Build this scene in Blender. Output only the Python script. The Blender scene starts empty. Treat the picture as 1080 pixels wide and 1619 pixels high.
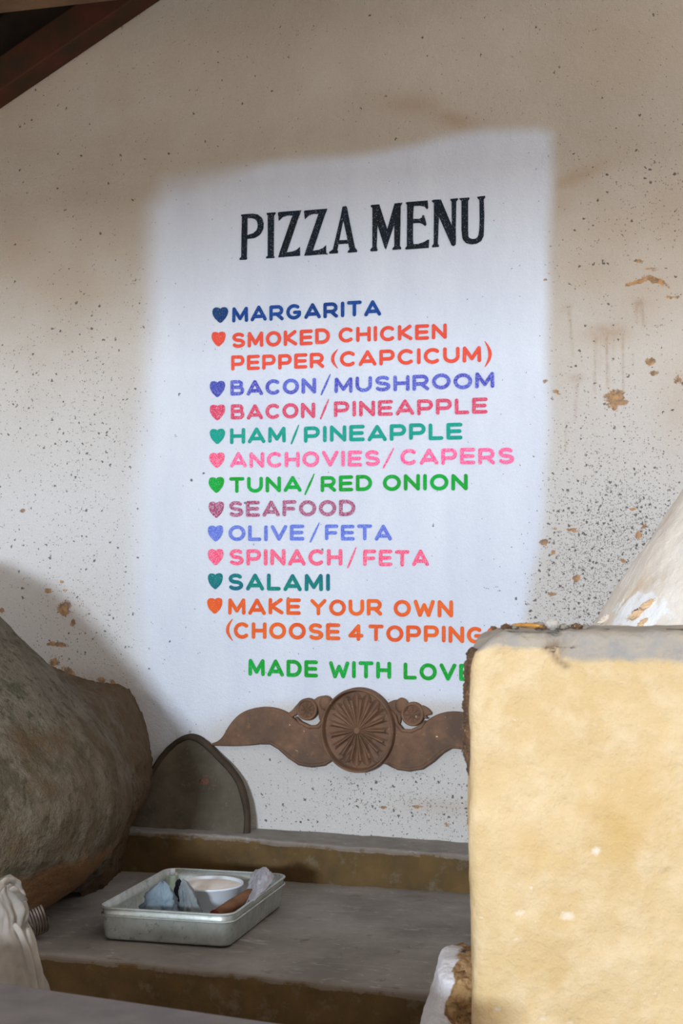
import bpy, bmesh, math, random
import numpy as np
from mathutils import Vector, noise
from mathutils.geometry import tessellate_polygon
random.seed(4)
SC = bpy.context.scene
COL = SC.collection
PI = math.pi

# ------------------------------------------------------------ camera
FPX, TH, PH = 2200.0, math.radians(14.5), math.atan(110 / 2200)
CAM = Vector((1.10, -4.26, 1.55))
FW = Vector((-math.sin(TH) * math.cos(PH), math.cos(TH) * math.cos(PH), math.sin(PH)))
RT = Vector((math.cos(TH), math.sin(TH), 0))
UP = RT.cross(FW)
cd = bpy.data.cameras.new('camera'); cam = bpy.data.objects.new('camera', cd); COL.objects.link(cam)
cam.location = CAM
from mathutils import Matrix
cam.rotation_euler = Matrix((RT, UP, -FW)).transposed().to_euler()
cd.sensor_fit = 'VERTICAL'; cd.sensor_height = 36; cd.lens = FPX / 1619 * 36
cd.dof.use_dof = True; cd.dof.focus_distance = 4.3; cd.dof.aperture_fstop = 9
SC.camera = cam

# ------------------------------------------------------------ light
w = bpy.data.worlds.new('world'); SC.world = w; w.use_nodes = True
w.node_tree.nodes['Background'].inputs[0].default_value = (1.0, 0.93, 0.87, 1)
w.node_tree.nodes['Background'].inputs[1].default_value = 1.2

def area(name, loc, target, sx, sy, power, col):
    l = bpy.data.lights.new(name, 'AREA'); l.shape = 'RECTANGLE'; l.size = sx; l.size_y = sy
    l.energy = power; l.color = col
    o = bpy.data.objects.new(name, l); COL.objects.link(o); o.location = loc
    o.rotation_euler = (Vector(target) - Vector(loc)).to_track_quat('-Z', 'Y').to_euler()
    return o
area('daylight_opening', (-0.10, -9.6, 2.115), (-0.3, 0, 1.45), 1.0, 0.43, 610, (0.78, 0.89, 1.0))
area('warm_fill_lamp', (1.3, -5.2, 1.7), (1.3, -2, 1.1), 1.0, 1.0, 4, (1.0, 0.90, 0.78))  # warm fill lamp added inside the room for the pillar, no opening there

SC.view_settings.view_transform = 'Standard'; SC.view_settings.look = 'None'
SC.view_settings.exposure = 0.0; SC.view_settings.gamma = 1.0
SC.view_settings.use_curve_mapping = False

# ------------------------------------------------------------ helpers
def ray(x, y): return (FW * FPX + RT * (x - 540) - UP * (y - 809.5)).normalized()
def at_y(x, y, Y=0.0):
    r = ray(x, y); return CAM + r * ((Y - CAM.y) / r.y)
def at_z(x, y, z):
    r = ray(x, y); return CAM + r * ((z - CAM.z) / r.z)
def at_d(x, y, d):
    r = ray(x, y); return CAM + r * (d / r.dot(FW))
def lin(c):
    return tuple((v / 255 / 12.92) if v / 255 <= .04045 else ((v / 255 + .055) / 1.055) ** 2.4 for v in c) + (1,)
def fbm(p, o=4): return noise.fractal(Vector(p), 1.0, 2.1, o)

def link(name, me, mat, parent=None):
    o = bpy.data.objects.new(name, me); COL.objects.link(o)
    if mat: me.materials.append(mat)
    if parent: o.parent = parent
    return o
def mesh(name, vs, fs, mat, parent=None, smooth=True):
    me = bpy.data.meshes.new(name); me.from_pydata([tuple(v) for v in vs], [], fs); me.update()
    if smooth: me.polygons.foreach_set('use_smooth', [True] * len(me.polygons))
    off = Vector((0, 0, 0))
    o = link(name, me, mat, parent)
    if parent:
        o.matrix_parent_inverse = parent.matrix_world.inverted()
    return o
def empty(name, loc, label, cat, group=None):
    o = bpy.data.objects.new(name, None); COL.objects.link(o); o.location = loc
    o.empty_display_size = .1
    bpy.context.view_layer.update()
    tag(o, label, cat, group); return o
def tag(o, label, cat=None, group=None):
    o['label'] = label
    if cat: o['category'] = cat
    if group: o['group'] = group
    return o
def struct(o, label=None):
    o['kind'] = 'structure'
    if label: o['label'] = label
    return o
def finish(o, auto=None, bevel=None, sub=0):
    if bevel:
        m = o.modifiers.new('bevel', 'BEVEL'); m.width = bevel; m.segments = 3; m.limit_method = 'ANGLE'
    if sub:
        m = o.modifiers.new('sub', 'SUBSURF'); m.levels = sub; m.render_levels = sub
    return o

class NT:
    def __init__(s, name):
        s.m = bpy.data.materials.new(name); s.m.use_nodes = True; s.t = s.m.node_tree
        s.b = s.t.nodes['Principled BSDF']; s.b.inputs['Roughness'].default_value = .85
        s.b.inputs['Specular IOR Level'].default_value = .25
        s.co = s.t.nodes.new('ShaderNodeTexCoord').outputs['Object']
    def n(s, typ, **kw):
        x = s.t.nodes.new(typ)
        for k, v in kw.items(): setattr(x, k, v)
        return x
    def l(s, a, b): s.t.links.new(a, b)
    def scaled(s, sc):
        m = s.n('ShaderNodeMapping'); m.inputs['Scale'].default_value = sc; s.l(s.co, m.inputs[0]); return m.outputs[0]
    def noise(s, scale, detail=4, rough=.55, co=None, dist=0):
        x = s.n('ShaderNodeTexNoise'); x.inputs['Scale'].default_value = scale; x.inputs['Detail'].default_value = detail
        x.inputs['Roughness'].default_value = rough; x.inputs['Distortion'].default_value = dist
        s.l(co or s.co, x.inputs['Vector']); return x.outputs['Fac']
    def ramp(s, f, a, b, va=0, vb=1):
        x = s.n('ShaderNodeMapRange'); x.clamp = True
        x.inputs[1].default_value = a; x.inputs[2].default_value = b; x.inputs[3].default_value = va; x.inputs[4].default_value = vb
        s.l(f, x.inputs[0]); return x.outputs[0]
    def math(s, op, a, b=None):
        x = s.n('ShaderNodeMath', operation=op)
        for i, v in enumerate((a, b)):
            if v is None: continue
            if isinstance(v, (int, float)): x.inputs[i].default_value = v
            else: s.l(v, x.inputs[i])
        return x.outputs[0]
    def mix(s, f, a, b, mode='MIX'):
        x = s.n('ShaderNodeMix', data_type='RGBA', blend_type=mode)
        for i, v in ((0, f), (6, a), (7, b)):
            if isinstance(v, (int, float)): x.inputs[i].default_value = v
            elif isinstance(v, tuple): x.inputs[i].default_value = v
            else: s.l(v, x.inputs[i])
        return x.outputs[2]
    def attr(s, name): return s.n('ShaderNodeAttribute', attribute_name=name).outputs['Fac']
    def axis(s, i):
        x = s.n('ShaderNodeSeparateXYZ'); s.l(s.co, x.inputs[0]); return x.outputs[i]
    def out(s, col, bump=None, dist=.002, strength=.6, rough=None):
        if isinstance(col, tuple): s.b.inputs['Base Color'].default_value = col
        else: s.l(col, s.b.inputs['Base Color'])
        if bump is not None:
            x = s.n('ShaderNodeBump'); x.inputs['Strength'].default_value = strength; x.inputs['Distance'].default_value = dist
            s.l(bump, x.inputs['Height']); s.l(x.outputs[0], s.b.inputs['Normal'])
        if rough is not None:
            if isinstance(rough, float): s.b.inputs['Roughness'].default_value = rough
            else: s.l(rough, s.b.inputs['Roughness'])
        return s.m

def simple(name, c1, c2, scale=20, bump=.002, rough=.85, metal=0, detail=5, speck=None):
    t = NT(name); n1 = t.noise(scale, detail); n2 = t.noise(scale * 6, 3)
    c = t.mix(t.ramp(n1, .35, .65), lin(c1), lin(c2))
    if speck:
        c = t.mix(t.ramp(t.noise(scale * 9, 2), .62, .68), c, lin(speck))
    t.b.inputs['Metallic'].default_value = metal
    return t.out(c, t.math('ADD', n1, t.math('MULTIPLY', n2, .5)), bump, .6, rough)

# ------------------------------------------------------------ materials
def wall_material():
    t = NT('wall_plaster')
    big = t.noise(1.6, 5); mid = t.noise(7, 6, .6); fine = t.noise(60, 4, .65); grit = t.noise(260, 2)
    base = t.mix(t.ramp(big, .35, .7), lin((199, 190, 178)), lin((184, 170, 153)))
    base = t.mix(t.ramp(mid, .3, .75, 0, .5), base, lin((206, 199, 190)))
    lit_low = t.attr('lit_low')
    base = t.mix(lit_low, base, lin((210, 211, 214)))  # daylit lower wall put into the base colour
    tan = t.math('MULTIPLY', t.attr('tan'), t.ramp(mid, .25, .7, .35, 1.1))
    base = t.mix(tan, base, lin((168, 132, 92)))
    brush = t.noise(5, 5, .6, t.scaled((1.2, 1, .35)))
    white = t.mix(t.ramp(brush, .3, .75), lin((226, 232, 243)), lin((208, 215, 231)))
    base = t.mix(t.attr('patch'), base, white)
    drip = t.math('MULTIPLY', t.attr('drip'), t.ramp(t.noise(40, 3), .3, .6, .25, 1))
    base = t.mix(drip, base, lin((158, 128, 100)))
    gr = t.ramp(t.noise(190, 4, .75), .35, .72, 0, .30)
    base = t.mix(gr, base, t.mix(t.attr('patch'), lin((150, 138, 124)), lin((190, 198, 214))))
    # pits and specks
    sp = t.attr('speck')
    def dots(scale, rad, dens, amt, col, dist):
        vv = t.n('ShaderNodeTexVoronoi'); vv.inputs['Scale'].default_value = scale
        wv = t.n('ShaderNodeVectorMath', operation='MULTIPLY_ADD'); nn = t.n('ShaderNodeTexNoise'); nn.inputs['Scale'].default_value = scale * 1.6
        t.l(t.co, nn.inputs['Vector']); t.l(nn.outputs['Color'], wv.inputs[0]); wv.inputs[1].default_value = (dist / scale,) * 3; t.l(t.co, wv.inputs[2])
        t.l(wv.outputs[0], vv.inputs['Vector'])
        sx = t.n('ShaderNodeSeparateXYZ'); t.l(vv.outputs['Color'], sx.inputs[0])
        keep = t.math('LESS_THAN', sx.outputs[0], t.math('MULTIPLY', t.math('POWER', sp, 2.1), dens))
        rr = t.math('MULTIPLY', sx.outputs[1], rad)
        d = t.ramp(t.math('SUBTRACT', rr, vv.outputs['Distance']), 0, .12)
        return t.math('MULTIPLY', t.math('MULTIPLY', d, keep), amt)
    m1 = dots(165, .66, 1.0, .66, None, .9); base = t.mix(m1, base, lin((124, 114, 108)))
    m2 = dots(70, .50, .75, .82, None, 1.1); base = t.mix(m2, base, lin((76, 70, 70)))
    oc = t.math('ADD', t.attr('ochre'), t.ramp(t.noise(42, 5, .75), .25, .75, -.62, .55))
    m3 = t.ramp(oc, .45, .65, 0, .85)
    base = t.mix(m3, base, t.mix(t.ramp(t.noise(45, 4), .4, .6), lin((186, 138, 82)), lin((116, 88, 60))))
    h = t.math('ADD', t.math('MULTIPLY', fine, .8), t.math('MULTIPLY', grit, .35))
    h = t.math('ADD', h, t.math('MULTIPLY', mid, 1.2))
    h = t.math('SUBTRACT', h, t.math('MULTIPLY', t.math('ADD', m1, m2), .6))
    return t.out(base, h, .006, .6, .88)

def paint(name, col, light=None, amt=0.0, col2=None):
    t = NT('menu_paint_' + name)
    c = lin(col)
    if col2: c = t.mix(t.ramp(t.noise(9, 2), .4, .6), lin(col), lin(col2))
    else: c = t.mix(t.ramp(t.noise(30, 3), .3, .7, 0, .25), c, lin(tuple(min(255, v + 40) for v in col)))
    if amt:
        f = t.ramp(t.noise(300, 3, .75), .52 - .06 * amt, .62 - .04 * amt, 0, .45 + .35 * amt)
        c = t.mix(f, c, lin(light or (232, 222, 236)))
    else:
        c = t.mix(t.ramp(t.noise(330, 2), .63, .70, 0, .5), c, lin((215, 220, 235)))
    return t.out(c, t.noise(60, 4, .65), .002, .5, .7)

def cement_material():
    t = NT('bench_cement')
    n = t.noise(5, 6, .6); f = t.noise(50, 4, .6)
    c = t.mix(t.ramp(n, .35, .68), lin((122, 117, 110)), lin((150, 145, 139)))
    sc = t.noise(9, 5, .75, t.scaled((1, 2.2, 1)), 1.5)
    c = t.mix(t.ramp(sc, .57, .68, 0, .6), c, lin((184, 183, 182)))
    c = t.mix(t.ramp(t.noise(14, 4, .7), .62, .72, 0, .6), c, lin((92, 78, 64)))
    # ochre painted risers: faces that are not horizontal
    g = t.n('ShaderNodeNewGeometry'); s = t.n('ShaderNodeSeparateXYZ'); t.l(g.outputs['True Normal'], s.inputs[0])
    v = t.ramp(t.math('ABSOLUTE', s.outputs[2]), .3, .8, 1, 0)
    och = t.mix(t.ramp(t.noise(11, 6, .65), .3, .7), lin((106, 82, 48)), lin((78, 63, 40)))
    och = t.mix(t.ramp(t.noise(16, 5, .7), .56, .68, 0, .6), och, lin((116, 106, 90)))
    top = t.attr('edge')
    wear = t.ramp(t.math('ADD', top, t.ramp(t.noise(11, 5, .7), .2, .8, -.6, .6)), .80, .98)
    och = t.mix(wear, och, lin((120, 108, 96)))
    c = t.mix(v, c, och)
    return t.out(c, t.math('ADD', n, t.math('MULTIPLY', f, .5)), .004, .6, .8)

def dome_material():
    t = NT('oven_clay')
    n = t.noise(9, 6, .65); f = t.noise(45, 5, .7); st = t.noise(14, 5, .65, t.scaled((1, 1, .55)))
    c = t.mix(t.ramp(n, .35, .65), lin((116, 110, 97)), lin((98, 90, 78)))
    c = t.mix(t.ramp(st, .50, .60, 0, .75), c, lin((66, 66, 50)))
    c = t.mix(t.ramp(t.noise(38, 4, .7, t.scaled((1, 1, .5))), .56, .64, 0, .7), c, lin((54, 52, 42)))
    c = t.mix(t.ramp(f, .55, .75, 0, .5), c, lin((140, 132, 118)))
    c = t.mix(t.ramp(t.math('ADD', t.attr('brown'), t.ramp(n, .2, .8, -.3, .3)), .3, .8, 0, .9), c, lin((92, 72, 48)))
    c = t.mix(t.ramp(t.math('ADD', t.attr('under'), t.ramp(n, .2, .8, -.25, .25)), .35, .75, 0, .9), c, lin((132, 98, 66)))
    return t.out(c, t.math('ADD', t.math('MULTIPLY', n, 1.0), t.math('MULTIPLY', f, 1.4)), .016, .8, .95)

def pillar_material():
    t = NT('pillar_limewash')
    n = t.noise(5, 6, .6); m = t.noise(14, 6, .65); f = t.noise(60, 5, .7)
    c = t.mix(t.ramp(n, .35, .7), lin((215, 190, 148)), lin((203, 175, 127)))
    c = t.mix(t.ramp(m, .45, .7, 0, .7), c, lin((224, 204, 172)))
    c = t.mix(t.ramp(t.noise(3.2, 3), .55, .68, 0, .55), c, lin((200, 164, 100)))
    c = t.mix(t.ramp(t.noise(26, 4, .7, t.scaled((1, 1, 1.8))), .70, .74, 0, .5), c, lin((240, 234, 224)))
    g = t.math('ADD', t.attr('cement'), t.ramp(t.noise(12, 6, .7), .2, .8, -.45, .45))
    c = t.mix(t.ramp(f, .5, .75, 0, .35), c, lin((204, 176, 128)))
    c = t.mix(t.ramp(g, .30, .75), c, t.mix(t.ramp(m, .35, .65), lin((150, 148, 146)), lin((176, 164, 148))))
    c = t.mix(t.ramp(t.math('ADD', t.attr('white'), t.ramp(t.noise(30, 4, .7), .2, .8, -.5, .5)), .4, .95, 0, .75), c, lin((238, 232, 224)))
    c = t.mix(t.math('MULTIPLY', t.attr('crack'), .7), c, lin((112, 84, 60)))
    return t.out(c, t.math('ADD', t.math('MULTIPLY', m, 1.2), t.math('MULTIPLY', f, .6)), .011, .75, .9)

M_WALL = wall_material(); M_CEM = cement_material(); M_DOME = dome_material(); M_PIL = pillar_material()
M_WOODR = simple('rafter_wood', (82, 42, 28), (56, 42, 26), 9, .003, .8)
M_ROOF = simple('roof_board', (34, 27, 22), (50, 40, 30), 7, .004, .9)
M_TIE = simple('tie_beam_wood', (112, 84, 58), (84, 62, 44), 8, .003, .8)
def carved_material():
    t = NT('carved_wood')
    n = t.noise(10, 6, .65); f = t.noise(55, 5, .7)
    c = t.mix(t.ramp(n, .35, .65), lin((132, 100, 78)), lin((102, 78, 62)))
    c = t.mix(t.ramp(t.noise(6, 4, .6), .5, .62, 0, .7), c, lin((82, 70, 62)))
    c = t.mix(t.ramp(f, .6, .75, 0, .6), c, lin((168, 122, 92)))
    c = t.mix(t.ramp(t.noise(70, 3), .72, .75, 0, .8), c, lin((214, 206, 196)))
    return t.out(c, t.math('ADD', n, f), .003, .6, .75)
M_CARV = carved_material()
M_SLAB = simple('arched_slab_stone', (98, 91, 78), (80, 74, 62), 12, .004, .9, speck=(98, 90, 78))
M_RIM = simple('arched_slab_edge', (74, 62, 50), (56, 48, 40), 16, .003, .9)
def metal_material():
    t = NT('worn_aluminium')
    n = t.noise(14, 6, .7); f = t.noise(60, 5, .7)
    c = t.mix(t.ramp(n, .35, .65), lin((206, 212, 210)), lin((172, 178, 174)))
    c = t.mix(t.ramp(f, .58, .72, 0, .7), c, lin((84, 84, 72)))
    t.b.inputs['Metallic'].default_value = .55
    return t.out(c, f, .0006, .5, t.ramp(n, .3, .7, .32, .52))
M_MET = metal_material()
M_TUB = simple('white_plastic', (232, 236, 242), (222, 228, 238), 8, .0005, .45)
M_FLOUR = simple('flour', (240, 234, 226), (230, 222, 212), 30, .002, .95)
M_BAG1 = simple('bluegrey_bag', (128, 146, 158), (104, 120, 134), 18, .003, .7)
M_BAG2 = simple('greygreen_bag', (132, 138, 140), (96, 104, 110), 20, .003, .7)
M_BAGD = simple('dark_blue_cloth', (46, 48, 66), (34, 36, 50), 20, .003, .8)
M_BROWN = simple('brown_handle', (124, 86, 60), (98, 66, 46), 20, .002, .7)
M_GREEN = simple('pale_green_plastic', (186, 206, 182), (168, 190, 168), 20, .0005, .5)
def film_material():
    t = NT('clear_plastic_film')
    m = t.out(lin((206, 206, 216)), t.noise(40, 3), .003, .6, .35)
    t.b.inputs['Alpha'].default_value = .62
    return m
M_FILM = film_material()
M_SACK = simple('sack_cloth', (164, 156, 146), (140, 134, 128), 10, .004, .9)
M_COIL = simple('tarnished_wire', (150, 136, 128), (110, 98, 92), 30, .001, .45, .6)
M_CONE = None
def cone_material():
    t = NT('white_hood_plaster')
    n = t.noise(6, 6, .65); f = t.noise(30, 5, .7)
    c = t.mix(t.ramp(n, .35, .65), lin((236, 229, 220)), lin((222, 211, 198)))
    c = t.mix(t.ramp(t.noise(9, 5, .7, t.scaled((1, 1, .6))), .55, .68, 0, .6), c, lin((214, 186, 150)))
    c = t.mix(t.ramp(t.math('ADD', t.attr('white'), t.ramp(t.noise(20, 5, .7), .2, .8, -.5, .5)), .45, .6), c, lin((243, 244, 246)))
    c = t.mix(t.ramp(f, .70, .74, 0, .7), c, lin((150, 130, 108)))
    return t.out(c, t.math('ADD', n, f), .008, .7, .9)
M_CONE = cone_material()
def rubble_material():
    t = NT('broken_masonry')
    n = t.noise(12, 6, .7); f = t.noise(50, 5, .7)
    wh = t.mix(t.ramp(n, .3, .7), lin((226, 226, 232)), lin((202, 200, 204)))
    mud = t.mix(t.ramp(f, .4, .6), lin((176, 146, 104)), lin((128, 96, 66)))
    mud = t.mix(t.ramp(t.noise(30, 4, .7), .60, .66), mud, lin((66, 48, 42)))
    m = t.ramp(t.math('ADD', t.attr('mud'), t.ramp(n, .2, .8, -.3, .3)), .45, .55)
    return t.out(t.mix(m, wh, mud), t.math('ADD', n, f), .008, .8, .95)
M_RUB = rubble_material()
M_MUD = simple('crumbling_mud', (120, 92, 66), (84, 62, 48), 30, .006, .95, speck=(170, 150, 124))
M_STONE = simple('small_stone', (190, 186, 180), (112, 92, 70), 22, .002, .8)
M_CHIP = simple('ochre_plaster_chip', (206, 156, 84), (170, 122, 64), 30, .003, .9)
M_CRUMB = simple('grey_crumb', (168, 162, 150), (120, 112, 100), 40, .003, .9)
M_COUNTER = simple('grey_counter_stone', (112, 106, 106), (98, 94, 94), 14, .0012, .65)
M_FLOOR = simple('floor_cement', (120, 110, 100), (98, 90, 82), 4, .003, .9)

def set_attr(me, name, arr):
    a = me.attributes.new(name, 'FLOAT', 'POINT'); a.data.foreach_set('value', np.asarray(arr, dtype=np.float32))

# ------------------------------------------------------------ setting: wall
XF = np.unique(np.concatenate([np.linspace(-3.2, -1.45, 30), np.arange(-1.45, 1.15, .006), np.linspace(1.15, 2.6, 25)]))
ZF = np.unique(np.concatenate([np.linspace(0, .70, 10), np.arange(.70, 3.35, .006), np.linspace(3.35, 4.6, 16)]))
gx, gz = np.meshgrid(XF, ZF)
nx, nz = len(XF), len(ZF)
px_, pz_ = gx.ravel(), gz.ravel()
def W(x, y):
    p = at_y(x, y); return (p.x, p.z)
def seg_dist(ax, az, bx, bz):
    dx, dz = bx - ax, bz - az; L = dx * dx + dz * dz + 1e-12
    tt = np.clip(((px_ - ax) * dx + (pz_ - az) * dz) / L, 0, 1)
    return np.hypot(px_ - ax - tt * dx, pz_ - az - tt * dz), tt
def poly_sdf(pts):
    P = [W(*p) for p in pts]; d = np.full(px_.shape, 9.0); inside = np.zeros(px_.shape, bool)
    for i in range(len(P)):
        a, b = P[i], P[(i + 1) % len(P)]
        dd, _ = seg_dist(*a, *b); d = np.minimum(d, dd)
        c = ((a[1] > pz_) != (b[1] > pz_)); 
        with np.errstate(all='ignore'):
            xi = (b[0] - a[0]) * (pz_ - a[1]) / (b[1] - a[1] + 1e-12) + a[0]
        inside ^= c & (px_ < xi)
    return np.where(inside, -d, d)
def blob(cx, cy, rx, ry, rot=0, soft=1.0):
    c = W(cx, cy); u = (px_ - c[0]) * 500; v = -(pz_ - c[1]) * 500
    a = math.radians(rot); uu = u * math.cos(a) + v * math.sin(a); vv = -u * math.sin(a) + v * math.cos(a)
    q = (uu / rx) ** 2 + (vv / ry) ** 2
    return np.exp(-q * soft)
wob = .006 * np.sin(px_ * 13 + 1.3 * np.sin(pz_ * 7)) + .004 * np.sin(pz_ * 17 + 2 * np.sin(px_ * 11))
sd = poly_sdf([(262, 296), (330, 276), (440, 258), (560, 245), (660, 230), (760, 207), (850, 203), (873, 212), (872, 300), (868, 450), (867, 650),
               (862, 800), (852, 870), (838, 930), (828, 990), (800, 1110), (560, 1104), (420, 1112), (330, 1150), (255, 1190), (228, 1090), (218, 1000), (214, 880), (222, 740), (236, 600), (238, 450), (240, 330)]) + wob * .6
soft = .055 + .075 * np.clip((-.25 - px_) / .25, 0, 1)
patch = np.clip(.5 - sd / soft, 0, 1); patch = patch * patch * (3 - 2 * patch) * (.94 - .10 * np.clip((-.25 - px_) / .25, 0, 1))
tan = np.zeros_like(px_)
for b in [(650, 165, 55, 20, 10, .7), (720, 190, 60, 16, 20, .7), (900, 285, 60, 14, -20, .8), (885, 320, 20, 26, 0, .4), (985, 360, 70, 40, 0, .35), (1060, 340, 50, 60, 0, .5),
          (1040, 470, 60, 60, 0, .35), (1075, 640, 40, 90, 0, .4), (30, 390, 70, 60, 20, .5), (90, 450, 90, 40, 20, .35), (160, 330, 120, 60, 0, .25), (940, 430, 60, 40, 0, .3), (1010, 90, 120, 60, 0, .25),
          (440, 60, 200, 50, 0, .2), (700, 1275, 60, 12, 0, .4), (120, 960, 70, 60, 0, .2), (160, 1080, 80, 25, 20, .4), (330, 1220, 160, 90, 0, .12), (960, 530, 40, 16, 0, .55), (60, 150, 120, 50, -30, .25)]:
    tan = np.maximum(tan, b[5] * blob(*b[:5]))
tan *= (1 - patch) * .75
tan = np.maximum(tan, .22 * blob(405, 545, 26, 40))
drip = np.zeros_like(px_)
for x0, y0, x1, y1, wd, s in [(942, 535, 940, 618, 2.2, .6), (959, 535, 961, 612, 2.4, .75), (984, 530, 986, 618, 2.0, .6), (900, 490, 906, 562, 2.2, .55), (912, 610, 909, 665, 2.4, .45), (1007, 485, 1006, 512, 3, .6),
                              (1015, 485, 1018, 514, 3, .6), (896, 665, 894, 712, 1.6, .4), (950, 520, 950, 590, 3, .25), (970, 520, 970, 570, 3, .25), (1000, 560, 1001, 590, 2, .25)]:
    d, tt = seg_dist(*W(x0, y0), *W(x1, y1)); drip = np.maximum(drip, s * np.exp(-(d * 500 / wd) ** 2) * (1 - .4 * tt))
for b in [(962, 523, 26, 10, 0, .5), (1011, 480, 9, 8, 0, .7), (896, 486, 6, 8, 60, .5), (912, 598, 10, 7, 0, .5)]:
    drip = np.maximum(drip, b[5] * blob(*b[:5]))
speck = .17 + .27 * blob(120, 700, 150, 260) + .68 * blob(1000, 880, 110, 120) + .35 * blob(950, 860, 150, 260) + .5 * blob(640, 1270, 200, 60) + .25 * blob(960, 1000, 200, 120) + .25 * blob(1040, 320, 120, 120) + .25 * blob(130, 1000, 120, 110)
speck = np.clip(speck, 0, 1) * (1 - .68 * patch)
ochre = np.zeros_like(px_)
for b in [(975, 632, 15, 15, 30, 1), (963, 626, 10, 5, 0, .9), (1028, 572, 8, 7, 0, 1), (1034, 590, 7, 4, 0, .9), (1008, 446, 22, 4, -12, .85), (1040, 445, 20, 5, 25, .95), (1010, 412, 10, 3, 0, .7), (1030, 425, 14, 3, 10, .6),
          (860, 857, 8, 6, 0, .9), (875, 873, 4, 4, 0, .9), (912, 914, 6, 6, 0, .9), (1001, 805, 8, 2.5, 0, .9), (872, 939, 10, 2.5, 5, .9), (876, 836, 10, 2.5, 0, .7), (905, 838, 10, 2.5, 5, .8), (880, 620, 8, 3, 35, .9), (862, 603, 4, 4, 0, .8),
          (862, 443, 4, 3, 0, .7), (1075, 600, 10, 8, 0, .7), (1065, 470, 20, 3, 5, .6), (1045, 515, 16, 3, 0, .6), (102, 962, 12, 13, 50, 1), (115, 985, 6, 6, 0, .95), (76, 934, 7, 6, 0, .9), (98, 920, 5, 3, 0, .8), (104, 934, 7, 3, 0, .8), (35, 808, 5, 4, 0, .8),
          (92, 1019, 20, 4, 4, .95), (60, 1040, 12, 8, 40, .7), (85, 1048, 10, 8, 0, .9), (160, 1075, 8, 5, 0, .9), (178, 1080, 6, 6, 0, .8), (108, 1062, 14, 8, 30, .8), (130, 1075, 16, 5, 10, .8), (3, 966, 5, 5, 0, .9), (147, 1010, 3, 3, 0, .8),
          (659, 1276, 10, 3, 0, .9), (608, 1277, 8, 3, 0, .8), (741, 1297, 3, 8, 0, .9), (708, 1303, 7, 6, 0, .5), (725, 1240, 5, 3, 0, .5), (577, 1270, 12, 4, 0, .5), (610, 152, 3, 3, 0, .8),
          (1020, 830, 9, 4, -40, .7), (1010, 846, 8, 5, -40, .7), (985, 888, 5, 6, 0, .6), (946, 980, 8, 6, 0, .6)]:
    ochre = np.maximum(ochre, b[5] * 1.25 * blob(*b[:5], soft=.8))
lit_low = np.clip((2.50 - pz_) / .7, 0, 1) * (.62 + .3 * np.clip((-px_ - .1) / .6, 0, 1))  # painted light: paler tone for the lit lower wall, stronger at the left
faces = []
idx = np.arange(nx * nz).reshape(nz, nx)
faces = np.stack([idx[:-1, :-1], idx[:-1, 1:], idx[1:, 1:], idx[1:, :-1]], -1).reshape(-1, 4)
# gable: drop the cells above the roof line
RA, RB = at_y(0, 100), at_y(155, -3)
slope = (RB.z - RA.z) / (RB.x - RA.x)
def roof_z(x): return RA.z + slope * (x - RA.x) + .05
cx_ = px_[faces].mean(1); cz_ = pz_[faces].mean(1)
faces = faces[cz_ < roof_z(cx_)]
me = bpy.data.meshes.new('wall_back')
me.from_pydata(np.stack([px_, np.zeros_like(px_), pz_], 1).tolist(), [], faces.tolist()); me.update()
for n_, a_ in (('patch', patch), ('tan', tan), ('drip', drip), ('speck', speck), ('ochre', ochre), ('lit_low', lit_low)): set_attr(me, n_, a_)
wall = struct(link('wall_back', me, M_WALL), 'tall plastered gable wall with a whitewashed patch')
sm = wall.modifiers.new('depth', 'SOLIDIFY'); sm.thickness = .25; sm.offset = 1
wn = me.polygons[0].normal.y
if wn > 0: sm.offset = 1
sm.offset = -1 if wn < 0 else 1

def box(name, p0, p1, mat, parent=None, bevel=.004, taper=None):
    (x0, y0, z0), (x1, y1, z1) = p0, p1
    vs = [(x, y, z) for z in (z0, z1) for y in (y0, y1) for x in (x0, x1)]
    fs = [(0, 2, 3, 1), (4, 5, 7, 6), (0, 1, 5, 4), (2, 6, 7, 3), (0, 4, 6, 2), (1, 3, 7, 5)]
    o = mesh(name, vs, fs, mat, parent, smooth=False)
    if bevel: finish(o, bevel=bevel)
    return o
fl = struct(box('floor', (-3.2, -6.2, -.1), (3.6, 0, 0), M_FLOOR, bevel=None), 'grey cement floor')

rw_o = struct(box('wall_rear_cutoff', (-3.2, -5.85, 2.296), (3.6, -5.6, 4.2), M_FLOOR, bevel=None), 'unseen rear wall over the opening, added to cut daylight off the upper wall')  # out of view; height set so daylight fades out up the menu wall
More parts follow.
